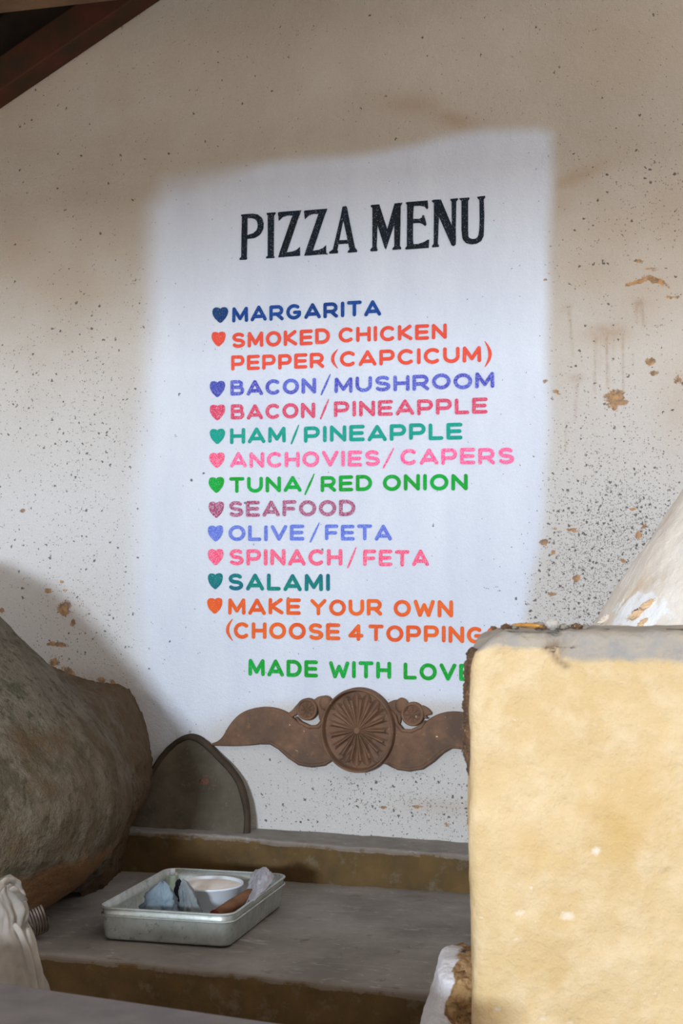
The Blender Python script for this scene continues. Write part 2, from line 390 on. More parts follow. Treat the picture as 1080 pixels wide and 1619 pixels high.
# prism with an arbitrary footprint and a finely divided, slightly worn mesh
def ledge(name, front_l, front_r, back_l, back_r, zt, zb, mat, label, n=260, m=30, k=22, round_=.012, zt2=None):
    """front_l.. are (x,y); zt = top height, zb = bottom."""
    vs, fs, edge = [], [], []
    rows = []
    prof = []
    for j in range(m + 1): prof.append(('top', j / m))
    for j in range(1, 6): prof.append(('rnd', j / 5))
    for j in range(1, k + 1): prof.append(('side', j / k))
    for pk, pt in prof:
        row = []
        for i in range(n + 1):
            s = i / n
            F = Vector((*front_l, 0)).lerp(Vector((*front_r, 0)), s); B = Vector((*back_l, 0)).lerp(Vector((*back_r, 0)), s)
            d = (F - B).normalized(); L = (F - B).length
            ztt = zt if zt2 is None else zt + (zt2 - zt) * s
            chip = .006 * fbm((s * 40, 3, zt * 9)) + .004 * fbm((s * 110, 7, 1))
            if pk == 'top': p = B + d * ((L - round_) * pt); p.z = ztt; e = 1
            elif pk == 'rnd':
                a = pt * PI / 2; p = B + d * (L - round_ + round_ * math.sin(a)); p.z = ztt - round_ * (1 - math.cos(a)); e = 1
            else:
                p = B + d * L; p.z = ztt - round_ - (ztt - round_ - zb) * pt; e = max(0, 1 - (ztt - p.z) / .045)
            q = p.copy()
            p.z += (.004 * fbm((q.x * 3, q.y * 3, zt)) + .0015 * fbm((q.x * 18, q.y * 18, zt))) if pk != 'side' else 0
            w_ = 1 if pk == 'rnd' else (max(0, 1 - (ztt - p.z) / .05) if pk == 'side' else 0)
            p += d * (chip * w_ + (.004 * fbm((q.x * 6, 5, q.z * 6)) if pk == 'side' else 0))
            if pk == 'rnd': p.z += chip * .4
            vs.append(p); edge.append(e); row.append(len(vs) - 1)
        rows.append(row)
    for a, b in zip(rows, rows[1:]):
        for i in range(n): fs.append((a[i], b[i], b[i + 1], a[i + 1]))
    # close the ends, back and bottom
    for sgn, i in ((0, 0), (1, n)):
        bb = Vector((*(back_l if i == 0 else back_r), zb)); vs.append(bb); edge.append(0)
        loop = [r[i] for r in rows] + [len(vs) - 1]
        fs.append(tuple(loop if sgn else reversed(loop)))
    o = mesh(name, vs, fs, mat, smooth=True); set_attr(o.data, 'edge', edge)
    return o

# upper ledge (0.8 m up, against the wall)
zL = (at_y(410, 1309).z + at_y(745, 1331).z) / 2
fl_, fr_ = at_z(200, 1314, at_y(200, 1299).z), at_z(745, 1352, at_y(745, 1331).z)
zl0, zl1 = at_y(200, 1297).z, at_y(745, 1331).z
print('LEDGE', zL, zl0, zl1, fl_, fr_)
yl, yr = fl_.y, fr_.y
def lx(x): return yl + (yr - yl) * (x - fl_.x) / (fr_.x - fl_.x)
zbench = (at_y(440, 1396, lx(at_y(440, 1396, yl).x)).z + at_y(745, 1408, yr).z) / 2
print('BENCH', zbench)
X0, X1 = -1.02, 1.35
zla = zl0 + (zl1 - zl0) * (X0 - fl_.x) / (fr_.x - fl_.x); zlb = zl0 + (zl1 - zl0) * (X1 - fl_.x) / (fr_.x - fl_.x)
led = ledge('wall_ledge', (X0, lx(X0)), (X1, lx(X1)), (X0, -.003), (X1, -.003), zla, zbench - .004, M_CEM, '', zt2=zlb)
tag(led, 'narrow raised ledge along the foot of the menu wall with ochre front', 'ledge')
bl, br_ = at_z(70, 1506, zbench), at_z(668, 1568, zbench)
print('BENCHFRONT', bl, br_)
def bx_(x): return bl.y + (br_.y - bl.y) * (x - bl.x) / (br_.x - bl.x)
ben = ledge('cement_bench', (-1.9, bx_(-1.9)), (1.6, bx_(1.6)), (-1.9, -.003), (1.6, -.003), zbench, .0, M_CEM, '', n=420, m=70, k=60, round_=.014)
tag(ben, 'wide grey cement bench top with ochre riser carrying the metal tray', 'bench')

# foreground counter
zc = .90
c0, c1 = at_z(0, 1551, zc), at_z(436, 1614, zc)
print('COUNTER', c0, c1)
dirc = (c1 - c0).normalized()
ca = c0 - dirc * .5; cb = c0 + dirc * .74
nrm = Vector((dirc.y, -dirc.x, 0))
vs = []
for z in (zc, zc - .06):
    for p in (ca, cb, cb + nrm * .45, ca + nrm * .45): vs.append((p.x, p.y, z))
ctr = empty('grey_counter', ((ca.x + cb.x) / 2 + nrm.x * .22, (ca.y + cb.y) / 2 + nrm.y * .22, 0), 'plain grey counter at the bottom edge in front of the bench', 'counter')
o = mesh('counter_top', vs, [(3, 2, 1, 0), (4, 5, 6, 7), (0, 1, 5, 4), (1, 2, 6, 5), (2, 3, 7, 6), (3, 0, 4, 7)], M_COUNTER, ctr, smooth=False); finish(o, bevel=.012)
vs = []
for z in (zc - .06, 0):
    for p in (ca + nrm * .06 + dirc * .05, cb + nrm * .06 - dirc * .05, cb + nrm * .40 - dirc * .05, ca + nrm * .40 + dirc * .05): vs.append((p.x, p.y, z))
o = mesh('counter_base', vs, [(3, 2, 1, 0), (4, 5, 6, 7), (0, 1, 5, 4), (1, 2, 6, 5), (2, 3, 7, 6), (3, 0, 4, 7)], M_COUNTER, ctr, smooth=False)

# ------------------------------------------------------------ roof
rdir = Vector((1, 0, slope)).normalized(); rup = Vector((-slope, 0, 1)).normalized()
ceil_ = bpy.data.objects.new('ceiling', None)
R0 = Vector((-2.6, 0, roof_z(-2.6) - .05))
LEN = 4.2
me = bpy.data.meshes.new('ceiling')
def slab_pts(a, b, up, h, y0, y1):
    return [Vector((p.x, y, p.z)) + up * t for y in (y0, y1) for t in (0, h) for p in (a, b)]
FB = [(0, 1, 3, 2), (4, 6, 7, 5), (0, 4, 5, 1), (2, 3, 7, 6), (0, 2, 6, 4), (1, 5, 7, 3)]
a = R0 + rup * .15; b = R0 + rdir * LEN + rup * .15
ce = mesh('ceiling', slab_pts(a, b, rup, .03, -2.9, .25), FB, M_ROOF, smooth=False); struct(ce, 'dark underside of the pitched roof')
k = 0
for i in range(28):
    a = R0 + rdir * (i * .15) + rup * (.128 + .006 * (i % 2)); b = a + rdir * .138
    o = mesh('board', slab_pts(a, b, rup, .02, -2.85, -.0), FB, M_ROOF, ce, smooth=False)
# rafter lying against the gable wall
q0, q1 = at_y(0, 158, -.05), at_y(232, 0, -.05); u0 = at_y(0, 104, -.05)
rd = (q1 - q0).normalized(); ru = Vector((-rd.z, 0, rd.x)); h = (u0 - q0).dot(ru)
a = q0 - rd * 1.2; b = q0 + rd * 2.6
raf = mesh('roof_rafter', slab_pts(a, b, ru, h, -.10, -.0), FB, M_WOODR, smooth=False); finish(raf, bevel=.006)
tag(raf, 'red-brown sloping rafter against the top left of the plaster wall', 'beam')
# purlins (run towards the camera) carried by the rafter
for i, t in enumerate((1.12, 1.72)):
    p = a + rd * t + ru * h
    o = mesh('roof_purlin', slab_pts(p, p + rd * .06, ru, .05, -2.7, -.0), FB, M_WOODR, smooth=False); finish(o, bevel=.004)
    tag(o, ('lower' if i == 0 else 'upper') + ' dark roof purlin running towards the viewer above the rafter', 'beam', 'roof purlins')
ga = a + ru * (h - .01); gb = b + ru * (h - .01)  # invented filler board, darkens the pale wall strip above the rafter
struct(mesh('dark_filler_1', slab_pts(ga, gb, ru, .30, -.012, -.0), FB, M_ROOF, smooth=False), 'added dark board that keeps the gap above the rafter dark')
# tie beam, parallel to the wall, nearer
t0, t1 = at_y(0, 22, -.75), at_y(140, 1, -.75)
sl = 0.0
tb = mesh('tie_beam', slab_pts(Vector((t0.x - .9, 0, t0.z)), Vector((t0.x + 2.7, 0, t0.z + .0)), Vector((0, 0, 1)), .11, -.84, -.75), FB, M_TIE, smooth=False); finish(tb, bevel=.006)
tag(tb, 'brown horizontal tie beam at the very top left corner', 'beam')

# ------------------------------------------------------------ painted menu
menu = empty('painted_menu', at_y(560, 1076, 0), 'hand-painted pizza menu lettered in many colours on the whitewashed wall patch', 'sign')
YT = -.0022
class Flat:
    def __init__(s): s.v, s.f, s.y = [], [], YT
    def step(s): s.y -= 9e-6; return s.y
    def poly(s, pts):
        y = s.step(); n0 = len(s.v); s.v += [Vector((p[0], y, p[1])) for p in pts]
        for tri in tessellate_polygon([[Vector((p[0], p[1], 0)) for p in pts]]):
            s.f.append(tuple(n0 + i for i in tri))
    def stroke(s, pts, wd):
        if not isinstance(wd, (list, tuple)): wd = [wd] * len(pts)
        for i, (p, ww) in enumerate(zip(pts, wd)):
            n0 = len(s.v); r = ww / 2; m = 12; y = s.step()
            jit = random.uniform(.96, 1.05)
            s.v += [Vector((p[0] + r * jit * math.cos(2 * PI * k / m), y, p[1] + r * jit * math.sin(2 * PI * k / m))) for k in range(m)]
            s.f.append(tuple(range(n0, n0 + m)))
            if i:
                a, b = Vector(pts[i - 1]), Vector(p); d = b - a
                if d.length < 1e-6: continue
                nn = Vector((-d.y, d.x)).normalized(); ra = wd[i - 1] / 2
                n0 = len(s.v); y = s.step()
                for q in (a + nn * ra, a - nn * ra, b - nn * r, b + nn * r): s.v.append(Vector((q.x, y, q.y)))
                s.f.append((n0, n0 + 1, n0 + 2, n0 + 3))
    def build(s, name, mat, parent):
        # face all polygons to the viewer (-Y)
        fs = []
        for f in s.f:
            a, b, c = s.v[f[0]], s.v[f[1]], s.v[f[2]]
            fs.append(f if (b - a).cross(c - b).y < 0 else tuple(reversed(f)))
        return mesh(name, s.v, fs, mat, parent, smooth=False)

def arc(cx, cy, rx, ry, a0, a1, n=12):
    return [(cx + rx * math.cos(math.radians(a0 + (a1 - a0) * i / n)), cy + ry * math.sin(math.radians(a0 + (a1 - a0) * i / n))) for i in range(n + 1)]
G = {
 'A': (1.06, [[(0, 0), (.5, 1), (1, 0)], [(.2, .24), (.8, .24)]]),
 'B': (.90, [[(0, 0), (0, 1), (.62, 1)] + arc(.62, .77, .28, .23, 90, -90, 8) + [(0, .54)], [(.62, .54)] + arc(.68, .27, .32, .27, 90, -90, 8) + [(0, 0)]]),
 'C': (.95, [arc(.55, .5, .55, .5, 48, 312, 18)]),
 'D': (.97, [[(0, 0), (0, 1), (.42, 1)] + arc(.45, .5, .55, .5, 90, -90, 12) + [(0, 0)]]),
 'E': (.86, [[(1, 1), (0, 1), (0, 0), (1, 0)], [(0, .5), (.92, .5)]]),
 'F': (.84, [[(1, 1), (0, 1), (0, 0)], [(0, .46), (.88, .46)]]),
 'G': (1.0, [arc(.5, .5, .5, .5, 52, 300, 18) + [(.93, .22), (.95, .45), (.55, .45)]]),
 'H': (.92, [[(0, 0), (0, 1)], [(1, 0), (1, 1)], [(0, .5), (1, .5)]]),
 'I': (.24, [[(.5, 0), (.5, 1)]]),
 'K': (.90, [[(0, 0), (0, 1)], [(.92, 1), (.12, .5), (1, 0)]]),
 'L': (.80, [[(0, 1), (0, 0), (1, 0)]]),
 'M': (1.06, [[(0, 0), (.02, 1), (.5, .16), (.98, 1), (1, 0)]]),
 'N': (.92, [[(0, 0), (0, 1), (1, 0), (1, 1)]]),
 'O': (1.04, [arc(.5, .5, .5, .5, 0, 360, 24)]),
 'P': (.90, [[(0, 0), (0, 1), (.62, 1)] + arc(.66, .69, .34, .31, 90, -90, 8) + [(0, .38)]]),
 'R': (.94, [[(0, 0), (0, 1), (.60, 1)] + arc(.62, .70, .34, .30, 90, -90, 8) + [(0, .40)], [(.52, .40), (1, 0)]]),
 'S': (.90, [arc(.5, .75, .46, .25, 35, 270, 12) + arc(.5, .25, .5, .25, 90, -145, 12)]),
 'T': (.92, [[(0, 1), (1, 1)], [(.5, 1), (.5, 0)]]),
 'U': (.95, [[(0, 1), (0, .45)] + arc(.5, .43, .5, .43, 180, 360, 12) + [(1, 1)]]),
 'V': (1.0, [[(0, 1), (.5, 0), (1, 1)]]),
 'W': (1.26, [[(0, 1), (.25, 0), (.5, .75), (.75, 0), (1, 1)]]),
 'Y': (1.0, [[(0, 1), (.5, .48), (1, 1)], [(.5, .48), (.5, 0)]]),
 '4': (.92, [[(.72, 0), (.72, 1), (0, .26), (1, .26)]]),
}
GAP = .17
def word(F, txt, x0, x1, b0, b1, h, t=.225):
    P0 = Vector(W(x0, b0)); P1 = Vector(W(x1, b1)); H = Vector(W((x0 + x1) / 2, (b0 + b1) / 2 - h)) - Vector(W((x0 + x1) / 2, (b0 + b1) / 2))
    tot = sum(G[c][0] for c in txt) + GAP * (len(txt) - 1)
    hh = H.length; th = t * hh
    U = (P1 - P0) / tot; cur = 0
    for c in txt:
        gw, strokes = G[c]
        ulen = U.length
        inx = (th / 2) / ulen
        ja = random.uniform(-.02, .02)
        for st in strokes:
            pts = []
            for (gx_, gy_) in st:
                if c == 'I': ux = cur + gw / 2
                else: ux = cur + inx + gx_ * (gw - 2 * inx)
                vy = (th / 2) / hh + gy_ * (1 - th / hh)
                pts.append(tuple(P0 + U * ux + H * (vy + ja)))
            F.stroke(pts, th)
        cur += gw + GAP
def thin(F, pts, ws): F.stroke([W(*p) for p in pts], [v / 500 for v in ws])
def slash(F, x0, y0, x1, y1):
    thin(F, [(x0, y0), ((x0 + x1) / 2, (y0 + y1) / 2), (x1, y1)], [1.6, 3.6, 2.6])
def paren(F, x, y0, y1, sgn):
    n = 8; pts, ws = [], []
    for i in range(n + 1):
        t = i / n; pts.append((x + sgn * 8 * math.sin(PI * t), y0 + (y1 - y0) * t)); ws.append(1 + 4.4 * math.sin(PI * t))
    thin(F, pts, ws)
def heart(x0, x1, y0, y1, mat, parent):
    F = Flat()
    half = [(0, .10), (.06, .045), (.17, .005), (.30, 0), (.41, .04), (.48, .14), (.50, .27), (.485, .42), (.43, .58), (.34, .72), (.22, .85), (.10, .96), (.03, 1)]
    pn = [(hx, hy) for hx, hy in half] + [(-hx, hy) for hx, hy in reversed(half[1:])]
    pts = [W((x0 + x1) / 2 + hx * (x1 - x0) + random.uniform(-.3, .3), y0 + hy * (y1 - y0) + .04 * hx * -20) for hx, hy in pn]
    F.poly(pts); return F.build('heart_bullet', mat, parent)

blue = paint('blue', (18, 72, 150), col2=(8, 58, 132)); red = paint('red', (226, 74, 52)); viol = paint('violet', (78, 92, 198), (190, 200, 240), .35, (66, 62, 176))
crim = paint('crimson', (206, 44, 84), (236, 170, 190), .55); teal = paint('teal', (0, 150, 132)); pink = paint('pink', (246, 76, 140), (250, 190, 214), .7)
green = paint('green', (0, 168, 62), col2=(12, 156, 40)); plum = paint('plum', (142, 38, 84), (222, 182, 206), .95); peri = paint('periwinkle', (86, 108, 206), (170, 184, 236), .45)
rose = paint('rose', (240, 70, 116), (250, 176, 196), .7); dteal = paint('deep_teal', (0, 132, 120), col2=(8, 104, 124)); oran = paint('orange', (234, 104, 38), col2=(226, 88, 34))
dblue = paint('dark_heart_blue', (14, 56, 110)); navyv = paint('indigo', (54, 60, 160), (150, 160, 214), .3)
LINES = [
 ('blue line reading MARGARITA', blue, [('MARGARITA', 367.3, 602.9, 510, 499, 24.5)], [], [], (336.4, 360.9, 486, 510.5), dblue),
 ('red line reading SMOKED CHICKEN', red, [('SMOKED', 367, 522, 550.5, 543.8, 24.5), ('CHICKEN', 535.5, 706.7, 542.5, 535.8, 24.3)], [], [], (334.7, 357, 524.7, 547.7), red),
 ('red line reading PEPPER (CAPCICUM)', red, [('PEPPER', 365.8, 512.7, 586.5, 581.5, 24), ('CAPCICUM', 537.6, 761, 580.5, 573, 25)], [], [(534, 552.6, 582.2, -1), (767, 540, 580, 1)], None, None),
 ('violet line reading BACON/MUSHROOM', viol, [('BACON', 364.5, 500, 626.1, 621.8, 24.5), ('MUSHROOM', 529, 781.8, 621.3, 613.6, 25)], [(522.2, 592.4, 508.3, 623.7)], [], (332, 356, 602.5, 627.8), navyv),
 ('crimson line reading BACON/PINEAPPLE', crim, [('BACON', 365.3, 498.6, 663.9, 661.5, 24.3), ('PINEAPPLE', 528.2, 771, 659.8, 653.6, 25)], [(519.8, 631.6, 507.3, 661.7)], [], (332, 356, 639.8, 664.6), crim),
 ('teal line reading HAM/PINEAPPLE', teal, [('HAM', 364, 452, 702, 700, 25), ('PINEAPPLE', 480.8, 731.3, 699.8, 694.5, 26)], [(472.4, 672.3, 461, 701.5)], [], (332, 356, 678, 702), teal),
 ('pink line reading ANCHOVIES/CAPERS', pink, [('ANCHOVIES', 364, 600.8, 739.7, 737, 25), ('CAPERS', 633.3, 813.1, 735.6, 733.7, 26)], [(622.5, 708.7, 606.6, 739.3)], [], (331.3, 355.4, 715.7, 739.7), rose),
 ('green line reading TUNA/RED ONION', green, [('TUNA', 362.8, 477, 779, 778, 25), ('RED', 507.3, 588.5, 777.8, 776.3, 25.3), ('ONION', 605.6, 739.7, 776.8, 774.9, 26)], [(497, 749.6, 482.7, 781.4)], [], (330.4, 354.4, 754.4, 779.2), green),
 ('faded plum line reading SEAFOOD', plum, [('SEAFOOD', 362, 562, 817, 816.3, 25.5)], [], [], (330.2, 354.3, 793, 818.7), plum),
 ('periwinkle line reading OLIVE/FETA', peri, [('OLIVE', 361.6, 481.3, 855.2, 855, 25), ('FETA', 514, 619.8, 854.5, 854.5, 25)], [(504.9, 826.7, 490.9, 856.8)], [], (329, 353.2, 830.8, 856), peri),
 ('rose pink line reading SPINACH/FETA', rose, [('SPINACH', 362.6, 541.5, 894.3, 893.8, 26), ('FETA', 574.3, 678.3, 895.3, 895.3, 26)], [(563, 866, 550.4, 897)], [], (329, 353.5, 868, 893.5), rose),
 ('deep teal line reading SALAMI', dteal, [('SALAMI', 361, 522.2, 933.8, 934.5, 27)], [], [], (329, 352.5, 906.4, 931.4), dteal),
 ('orange line reading MAKE YOUR OWN', oran, [('MAKE', 361, 475.8, 971.3, 972.3, 26), ('YOUR', 491, 604.5, 973, 973.8, 26), ('OWN', 622.6, 716.6, 975.2, 976.2, 27)], [], [], (328, 352, 945.4, 970.2), oran),
 ('orange line reading (CHOOSE 4 TOPPINGS)', oran, [('CHOOSE', 370, 538.3, 1009.6, 1012.3, 26.5), ('4', 551, 575, 1013.2, 1013.4, 26.5), ('TOPPINGS', 582.8, 794, 1013.8, 1018, 26.5)], [], [(368, 978.6, 1012.8, -1), (800, 985, 1020, 1)], None, None),
 ('green line reading MADE WITH LOVE', green, [('MADE', 393, 503, 1068.5, 1070.8, 27), ('WITH', 520.5, 618.7, 1071.7, 1073.6, 27), ('LOVE', 638.3, 749, 1074.5, 1077, 27)], [], [], None, None),
]
for lab, mt, words, slashes, parens, hb, hm in LINES:
    cname = lab.split(' line')[0]
    for wd_ in words:
        F = Flat(); word(F, *wd_); o = F.build('painted_word', mt, menu); o['label'] = cname + ' painted word ' + wd_[0]
        if wd_[0] == '4': o['label'] = 'orange painted numeral 4'
    for s_ in slashes: F = Flat(); slash(F, *s_); F.build('painted_slash', mt, menu)['label'] = cname + ' slash between two words'
    for p_ in parens: F = Flat(); paren(F, *p_); F.build('painted_bracket', mt, menu)['label'] = cname + ' round bracket'
    if hb: heart(*hb, hm, menu)['label'] = cname + ' heart before the word ' + words[0][0]

# title, condensed serif capitals
NAVY = paint('navy', (10, 26, 42), col2=(12, 22, 30))
TB = Flat()
def letter(ch):
    global TB
    o = TB.build('title_letter', NAVY, menu); o['label'] = 'dark navy serif title letter ' + ch; TB = Flat()
def Z1(p): return W(370 + p[0] / 5.143, 300 + p[1] / 5.143)
def Z2(p): return W(570 + p[0] / 5.143, 300 + p[1] / 5.143)
def tp(pts, Z): TB.poly([Z(p) for p in pts])
def ts(pts, ws, Z): TB.stroke([Z(p) for p in pts], [v / 5.143 / 500 for v in ws])
# letters: P
tp([(56, 208), (66, 202), (112, 198), (110, 380), (106, 545), (110, 560), (104, 570), (48, 572), (46, 562), (60, 545), (62, 380), (66, 222)], Z1)
ts([(108, 216), (150, 214), (185, 222), (210, 245), (219, 280), (217, 315), (200, 348), (165, 374), (108, 386)], [36, 38, 44, 50, 52, 52, 50, 44, 32], Z1)
letter('P')
tp([(266, 190), (338, 184), (342, 196), (328, 212), (326, 380), (325, 538), (333, 548), (330, 556), (264, 560), (262, 548), (275, 538), (276, 380), (276, 214), (268, 202)], Z1)
letter('I')
for dx, dy in ((0, 0), (212, -13)):
    tp([(358 + dx, 188 + dy), (372 + dx, 182 + dy), (549 + dx, 168 + dy), (532 + dx, 215 + dy), (478 + dx, 212 + dy), (440 + dx, 210 + dy), (398 + dx, 224 + dy), (366 + dx, 256 + dy)], Z1)
    tp([(478 + dx, 205 + dy), (534 + dx, 205 + dy), (430 + dx, 512 + dy), (420 + dx, 548 + dy), (360 + dx, 551 + dy), (374 + dx, 505 + dy)], Z1)
    tp([(360 + dx, 551 + dy), (380 + dx, 512 + dy), (432 + dx, 510 + dy), (480 + dx, 502 + dy), (512 + dx, 488 + dy), (538 + dx, 464 + dy), (540 + dx, 538 + dy)], Z1); letter('Z')
# A
tp([(884, 138), (914, 134), (922, 150), (944, 270), (985, 470), (1003, 494), (1002, 508), (928, 514), (926, 502), (940, 486), (895, 270), (888, 250)], Z1)
tp([(884, 138), (900, 200), (888, 262), (842, 488), (848, 502), (846, 518), (776, 522), (774, 508), (805, 486), (866, 230)], Z1)
tp([(850, 412), (934, 408), (936, 440), (846, 444)], Z1)
letter('A')
tp([(84, 128), (96, 124), (152, 120), (158, 135), (140, 285), (133, 465), (140, 488), (138, 500), (84, 502), (80, 490), (98, 465), (98, 150), (86, 140)], Z2)
tp([(98, 124), (154, 120), (218, 318), (240, 370), (208, 488), (196, 470), (140, 290)], Z2)
tp([(278, 112), (330, 108), (300, 240), (272, 296), (208, 488), (192, 400), (222, 310)], Z2)
tp([(278, 112), (342, 106), (338, 120), (328, 135), (326, 300), (322, 455), (333, 475), (330, 486), (262, 491), (260, 480), (276, 460), (276, 290), (270, 200)], Z2)
letter('M')
tp([(366, 108), (380, 102), (438, 98), (430, 200), (428, 400), (434, 476), (368, 488), (364, 476), (378, 460), (380, 250), (380, 125)], Z2)
tp([(380, 102), (548, 88), (552, 150), (542, 162), (522, 138), (485, 132), (425, 134)], Z2)
tp([(420, 238), (480, 238), (500, 226), (505, 208), (518, 208), (530, 250), (538, 285), (528, 298), (505, 280), (480, 272), (420, 274)], Z2)
tp([(368, 488), (400, 444), (470, 442), (520, 425), (548, 406), (560, 408), (556, 474)], Z2)
letter('E')
tp([(582, 88), (600, 82), (655, 80), (640, 200), (630, 440), (641, 455), (638, 466), (584, 470), (582, 458), (596, 440), (598, 250), (598, 110), (584, 98)], Z2)
tp([(600, 84), (655, 80), (745, 295), (778, 380), (776, 445), (760, 460), (742, 454), (636, 215)], Z2)
tp([(732, 76), (794, 70), (794, 82), (780, 96), (776, 300), (776, 445), (750, 430), (744, 280), (742, 98), (732, 86)], Z2)
letter('N')
tp([(804, 70), (886, 64), (888, 76), (876, 92), (876, 300), (878, 370), (830, 390), (822, 330), (822, 92), (806, 80)], Z2)
tp([(950, 58), (1014, 50), (1016, 62), (1004, 80), (1008, 215), (1004, 350), (965, 370), (970, 250), (968, 84), (952, 70)], Z2)
ts([(850, 360), (855, 392), (872, 414), (905, 424), (940, 420), (968, 402), (982, 372), (984, 345)], [52, 50, 48, 44, 42, 42, 42, 40], Z2)
letter('U')

# ------------------------------------------------------------ revolved bodies fitted by silhouette
def profile(axis, px):
    out = []
    for (x, y) in px:
        r = ray(x, y); d2 = Vector((r.x, r.y)); L = d2.length; d2 /= L
        v = Vector((axis[0] - CAM.x, axis[1] - CAM.y)); t = v.dot(d2)
        z = CAM.z + r.z / L * t; rr = abs(v.x * d2.y - v.y * d2.x)
        out.append((z, rr))
    return out
def interp(pr, z):
    pr = sorted(pr)
    if z <= pr[0][0]: return pr[0][1]
    for (a, ra), (b, rb) in zip(pr, pr[1:]):
        if a <= z <= b:
            t = (z - a) / (b - a); return ra + (rb - ra) * t
    return pr[-1][1]
def revolve(name, axis, prof, z0, z1, nz_, na, amp, mat, parent, seed=0, attrs=None, freq=7, cap=True, ysq=1.0, smoothp=.012, fine=.25):
    vs, fs = [], []; A = {k: [] for k in (attrs or {})}
    for j in range(nz_ + 1):
        z = z0 + (z1 - z0) * j / nz_
        r = sum(interp(prof, z + d) for d in (-smoothp, -smoothp / 2, 0, smoothp / 2, smoothp)) / 5
        for i in range(na):
            a = 2 * PI * i / na; c, s = math.cos(a), math.sin(a)
            p = Vector((axis[0] + r * c, axis[1] + r * s * ysq, z))
            q = p * freq + Vector((seed, seed, 0))
            dd = amp * fbm(q, 4) + amp * fine * fbm(q * 6, 3)
            p += Vector((c, s, 0)) * dd
            vs.append(p)
            for k in A: A[k].append(attrs[k](p, a))
    for j in range(nz_):
        for i in range(na):
            i2 = (i + 1) % na
            fs.append((j * na + i, j * na + i2, (j + 1) * na + i2, (j + 1) * na + i))
    if cap:
        fs.append(tuple(reversed(range(na)))); fs.append(tuple(range(nz_ * na, (nz_ + 1) * na)))
    o = mesh(name, vs, fs, mat, parent)
    for k in A: set_attr(o.data, k, A[k])
    return o

def sstep(a, b, x):
    t = max(0, min(1, (x - a) / (b - a))); return t * t * (3 - 2 * t)

# big left clay oven
ax = at_y(-215, 1200, -.90); AX = (ax.x, ax.y)
pr = profile(AX, [(-150, 868), (-95, 892), (-40, 940), (0, 977), (60, 1034), (115, 1088), (155, 1132), (185, 1175), (203, 1215), (210, 1250), (204, 1290), (182, 1335), (140, 1380), (85, 1418), (30, 1450)])
print('DOME', AX, pr)
zt = max(p[0] for p in pr); zbm = min(p[0] for p in pr)
pr += [(zt + .01, pr[0][1] - .08), (zt + .025, .02)]
oven = empty('clay_oven', (AX[0], AX[1], zbench), 'large rough grey-brown clay oven dome bulging in at the left', 'oven')
zun = at_y(100, 1345, -.9).z
def under(p, a): return 1 - sstep(zun - .05, zun + .05, p.z + .10 * (p.x - AX[0]) * 0)
def brownf(p, a): return sstep(.35, .62, (p.x - AX[0]) / .75) * .9
dm = revolve('dome', AX, pr, zbench - .005, zt + .022, 150, 300, .010, M_DOME, oven, 3, {'under': under, 'brown': lambda p, a: sstep(-.2, .55, math.cos(a - .5)) * .55 * (1 - sstep(1.15, 1.3, p.z))}, 6, smoothp=.03)
# mud collar between dome and wall
outl = [(90, 1076), (118, 1083), (150, 1086), (180, 1087), (204, 1091), (214, 1103), (222, 1125), (232, 1150), (238, 1175), (241, 1200), (239, 1225), (234, 1248), (224, 1270), (212, 1288), (203, 1302), (199, 1318), (198, 1345), (196, 1400), (192, 1425)]
def resample(P, n):
    L = [0]
    for a, b in zip(P, P[1:]): L.append(L[-1] + (Vector(b) - Vector(a)).length)
    out = []
    for i in range(n):
        s = L[-1] * i / (n - 1)
        for k_ in range(len(P) - 1):
            if L[k_] <= s <= L[k_ + 1] + 1e-9:
                t = (s - L[k_]) / (L[k_ + 1] - L[k_] + 1e-12); out.append(Vector(P[k_]).lerp(Vector(P[k_ + 1]), t)); break
    return out
O2 = resample([(p[0], p[1]) for p in outl], 110)
inner = resample([(60, 1028), (100, 1070), (118, 1090), (140, 1112), (160, 1140), (182, 1176), (198, 1215), (204, 1250), (199, 1290), (182, 1335), (150, 1375), (100, 1405)], 110)
vs, fs, br1, ud = [], [], [], []
ND = 46
for j in range(ND + 1):
    t = j / ND
    for i in range(110):
        w3 = at_y(O2[i].x, O2[i].y, -.003); e3 = at_y(inner[i].x - 8, inner[i].y + 4, -.80)
        v = w3.lerp(e3, t)
        out_ = Vector((w3.x - at_y(120, 1240).x, 0, w3.z - at_y(120, 1240).z)).normalized()
        v += out_ * (.022 * math.sin(PI * t ** .8) - .02 * t)
        rough_ = (1 if j else .5)
        v += out_ * rough_ * (.010 * fbm(v * 9, 4) + .007 * fbm(v * 40, 3)); v.y = min(v.y, -.002)
        vs.append(v); br1.append(1.15 - .75 * t); ud.append(.0)
n_ = len(O2)
for j in range(ND):
    for i in range(n_ - 1): fs.append((j * n_ + i, (j + 1) * n_ + i, (j + 1) * n_ + i + 1, j * n_ + i + 1))
colr = mesh('collar', vs, fs, M_DOME, oven); set_attr(colr.data, 'brown', br1); set_attr(colr.data, 'under', ud)
colr['label'] = 'smoother brown mud collar joining the dome to the wall'

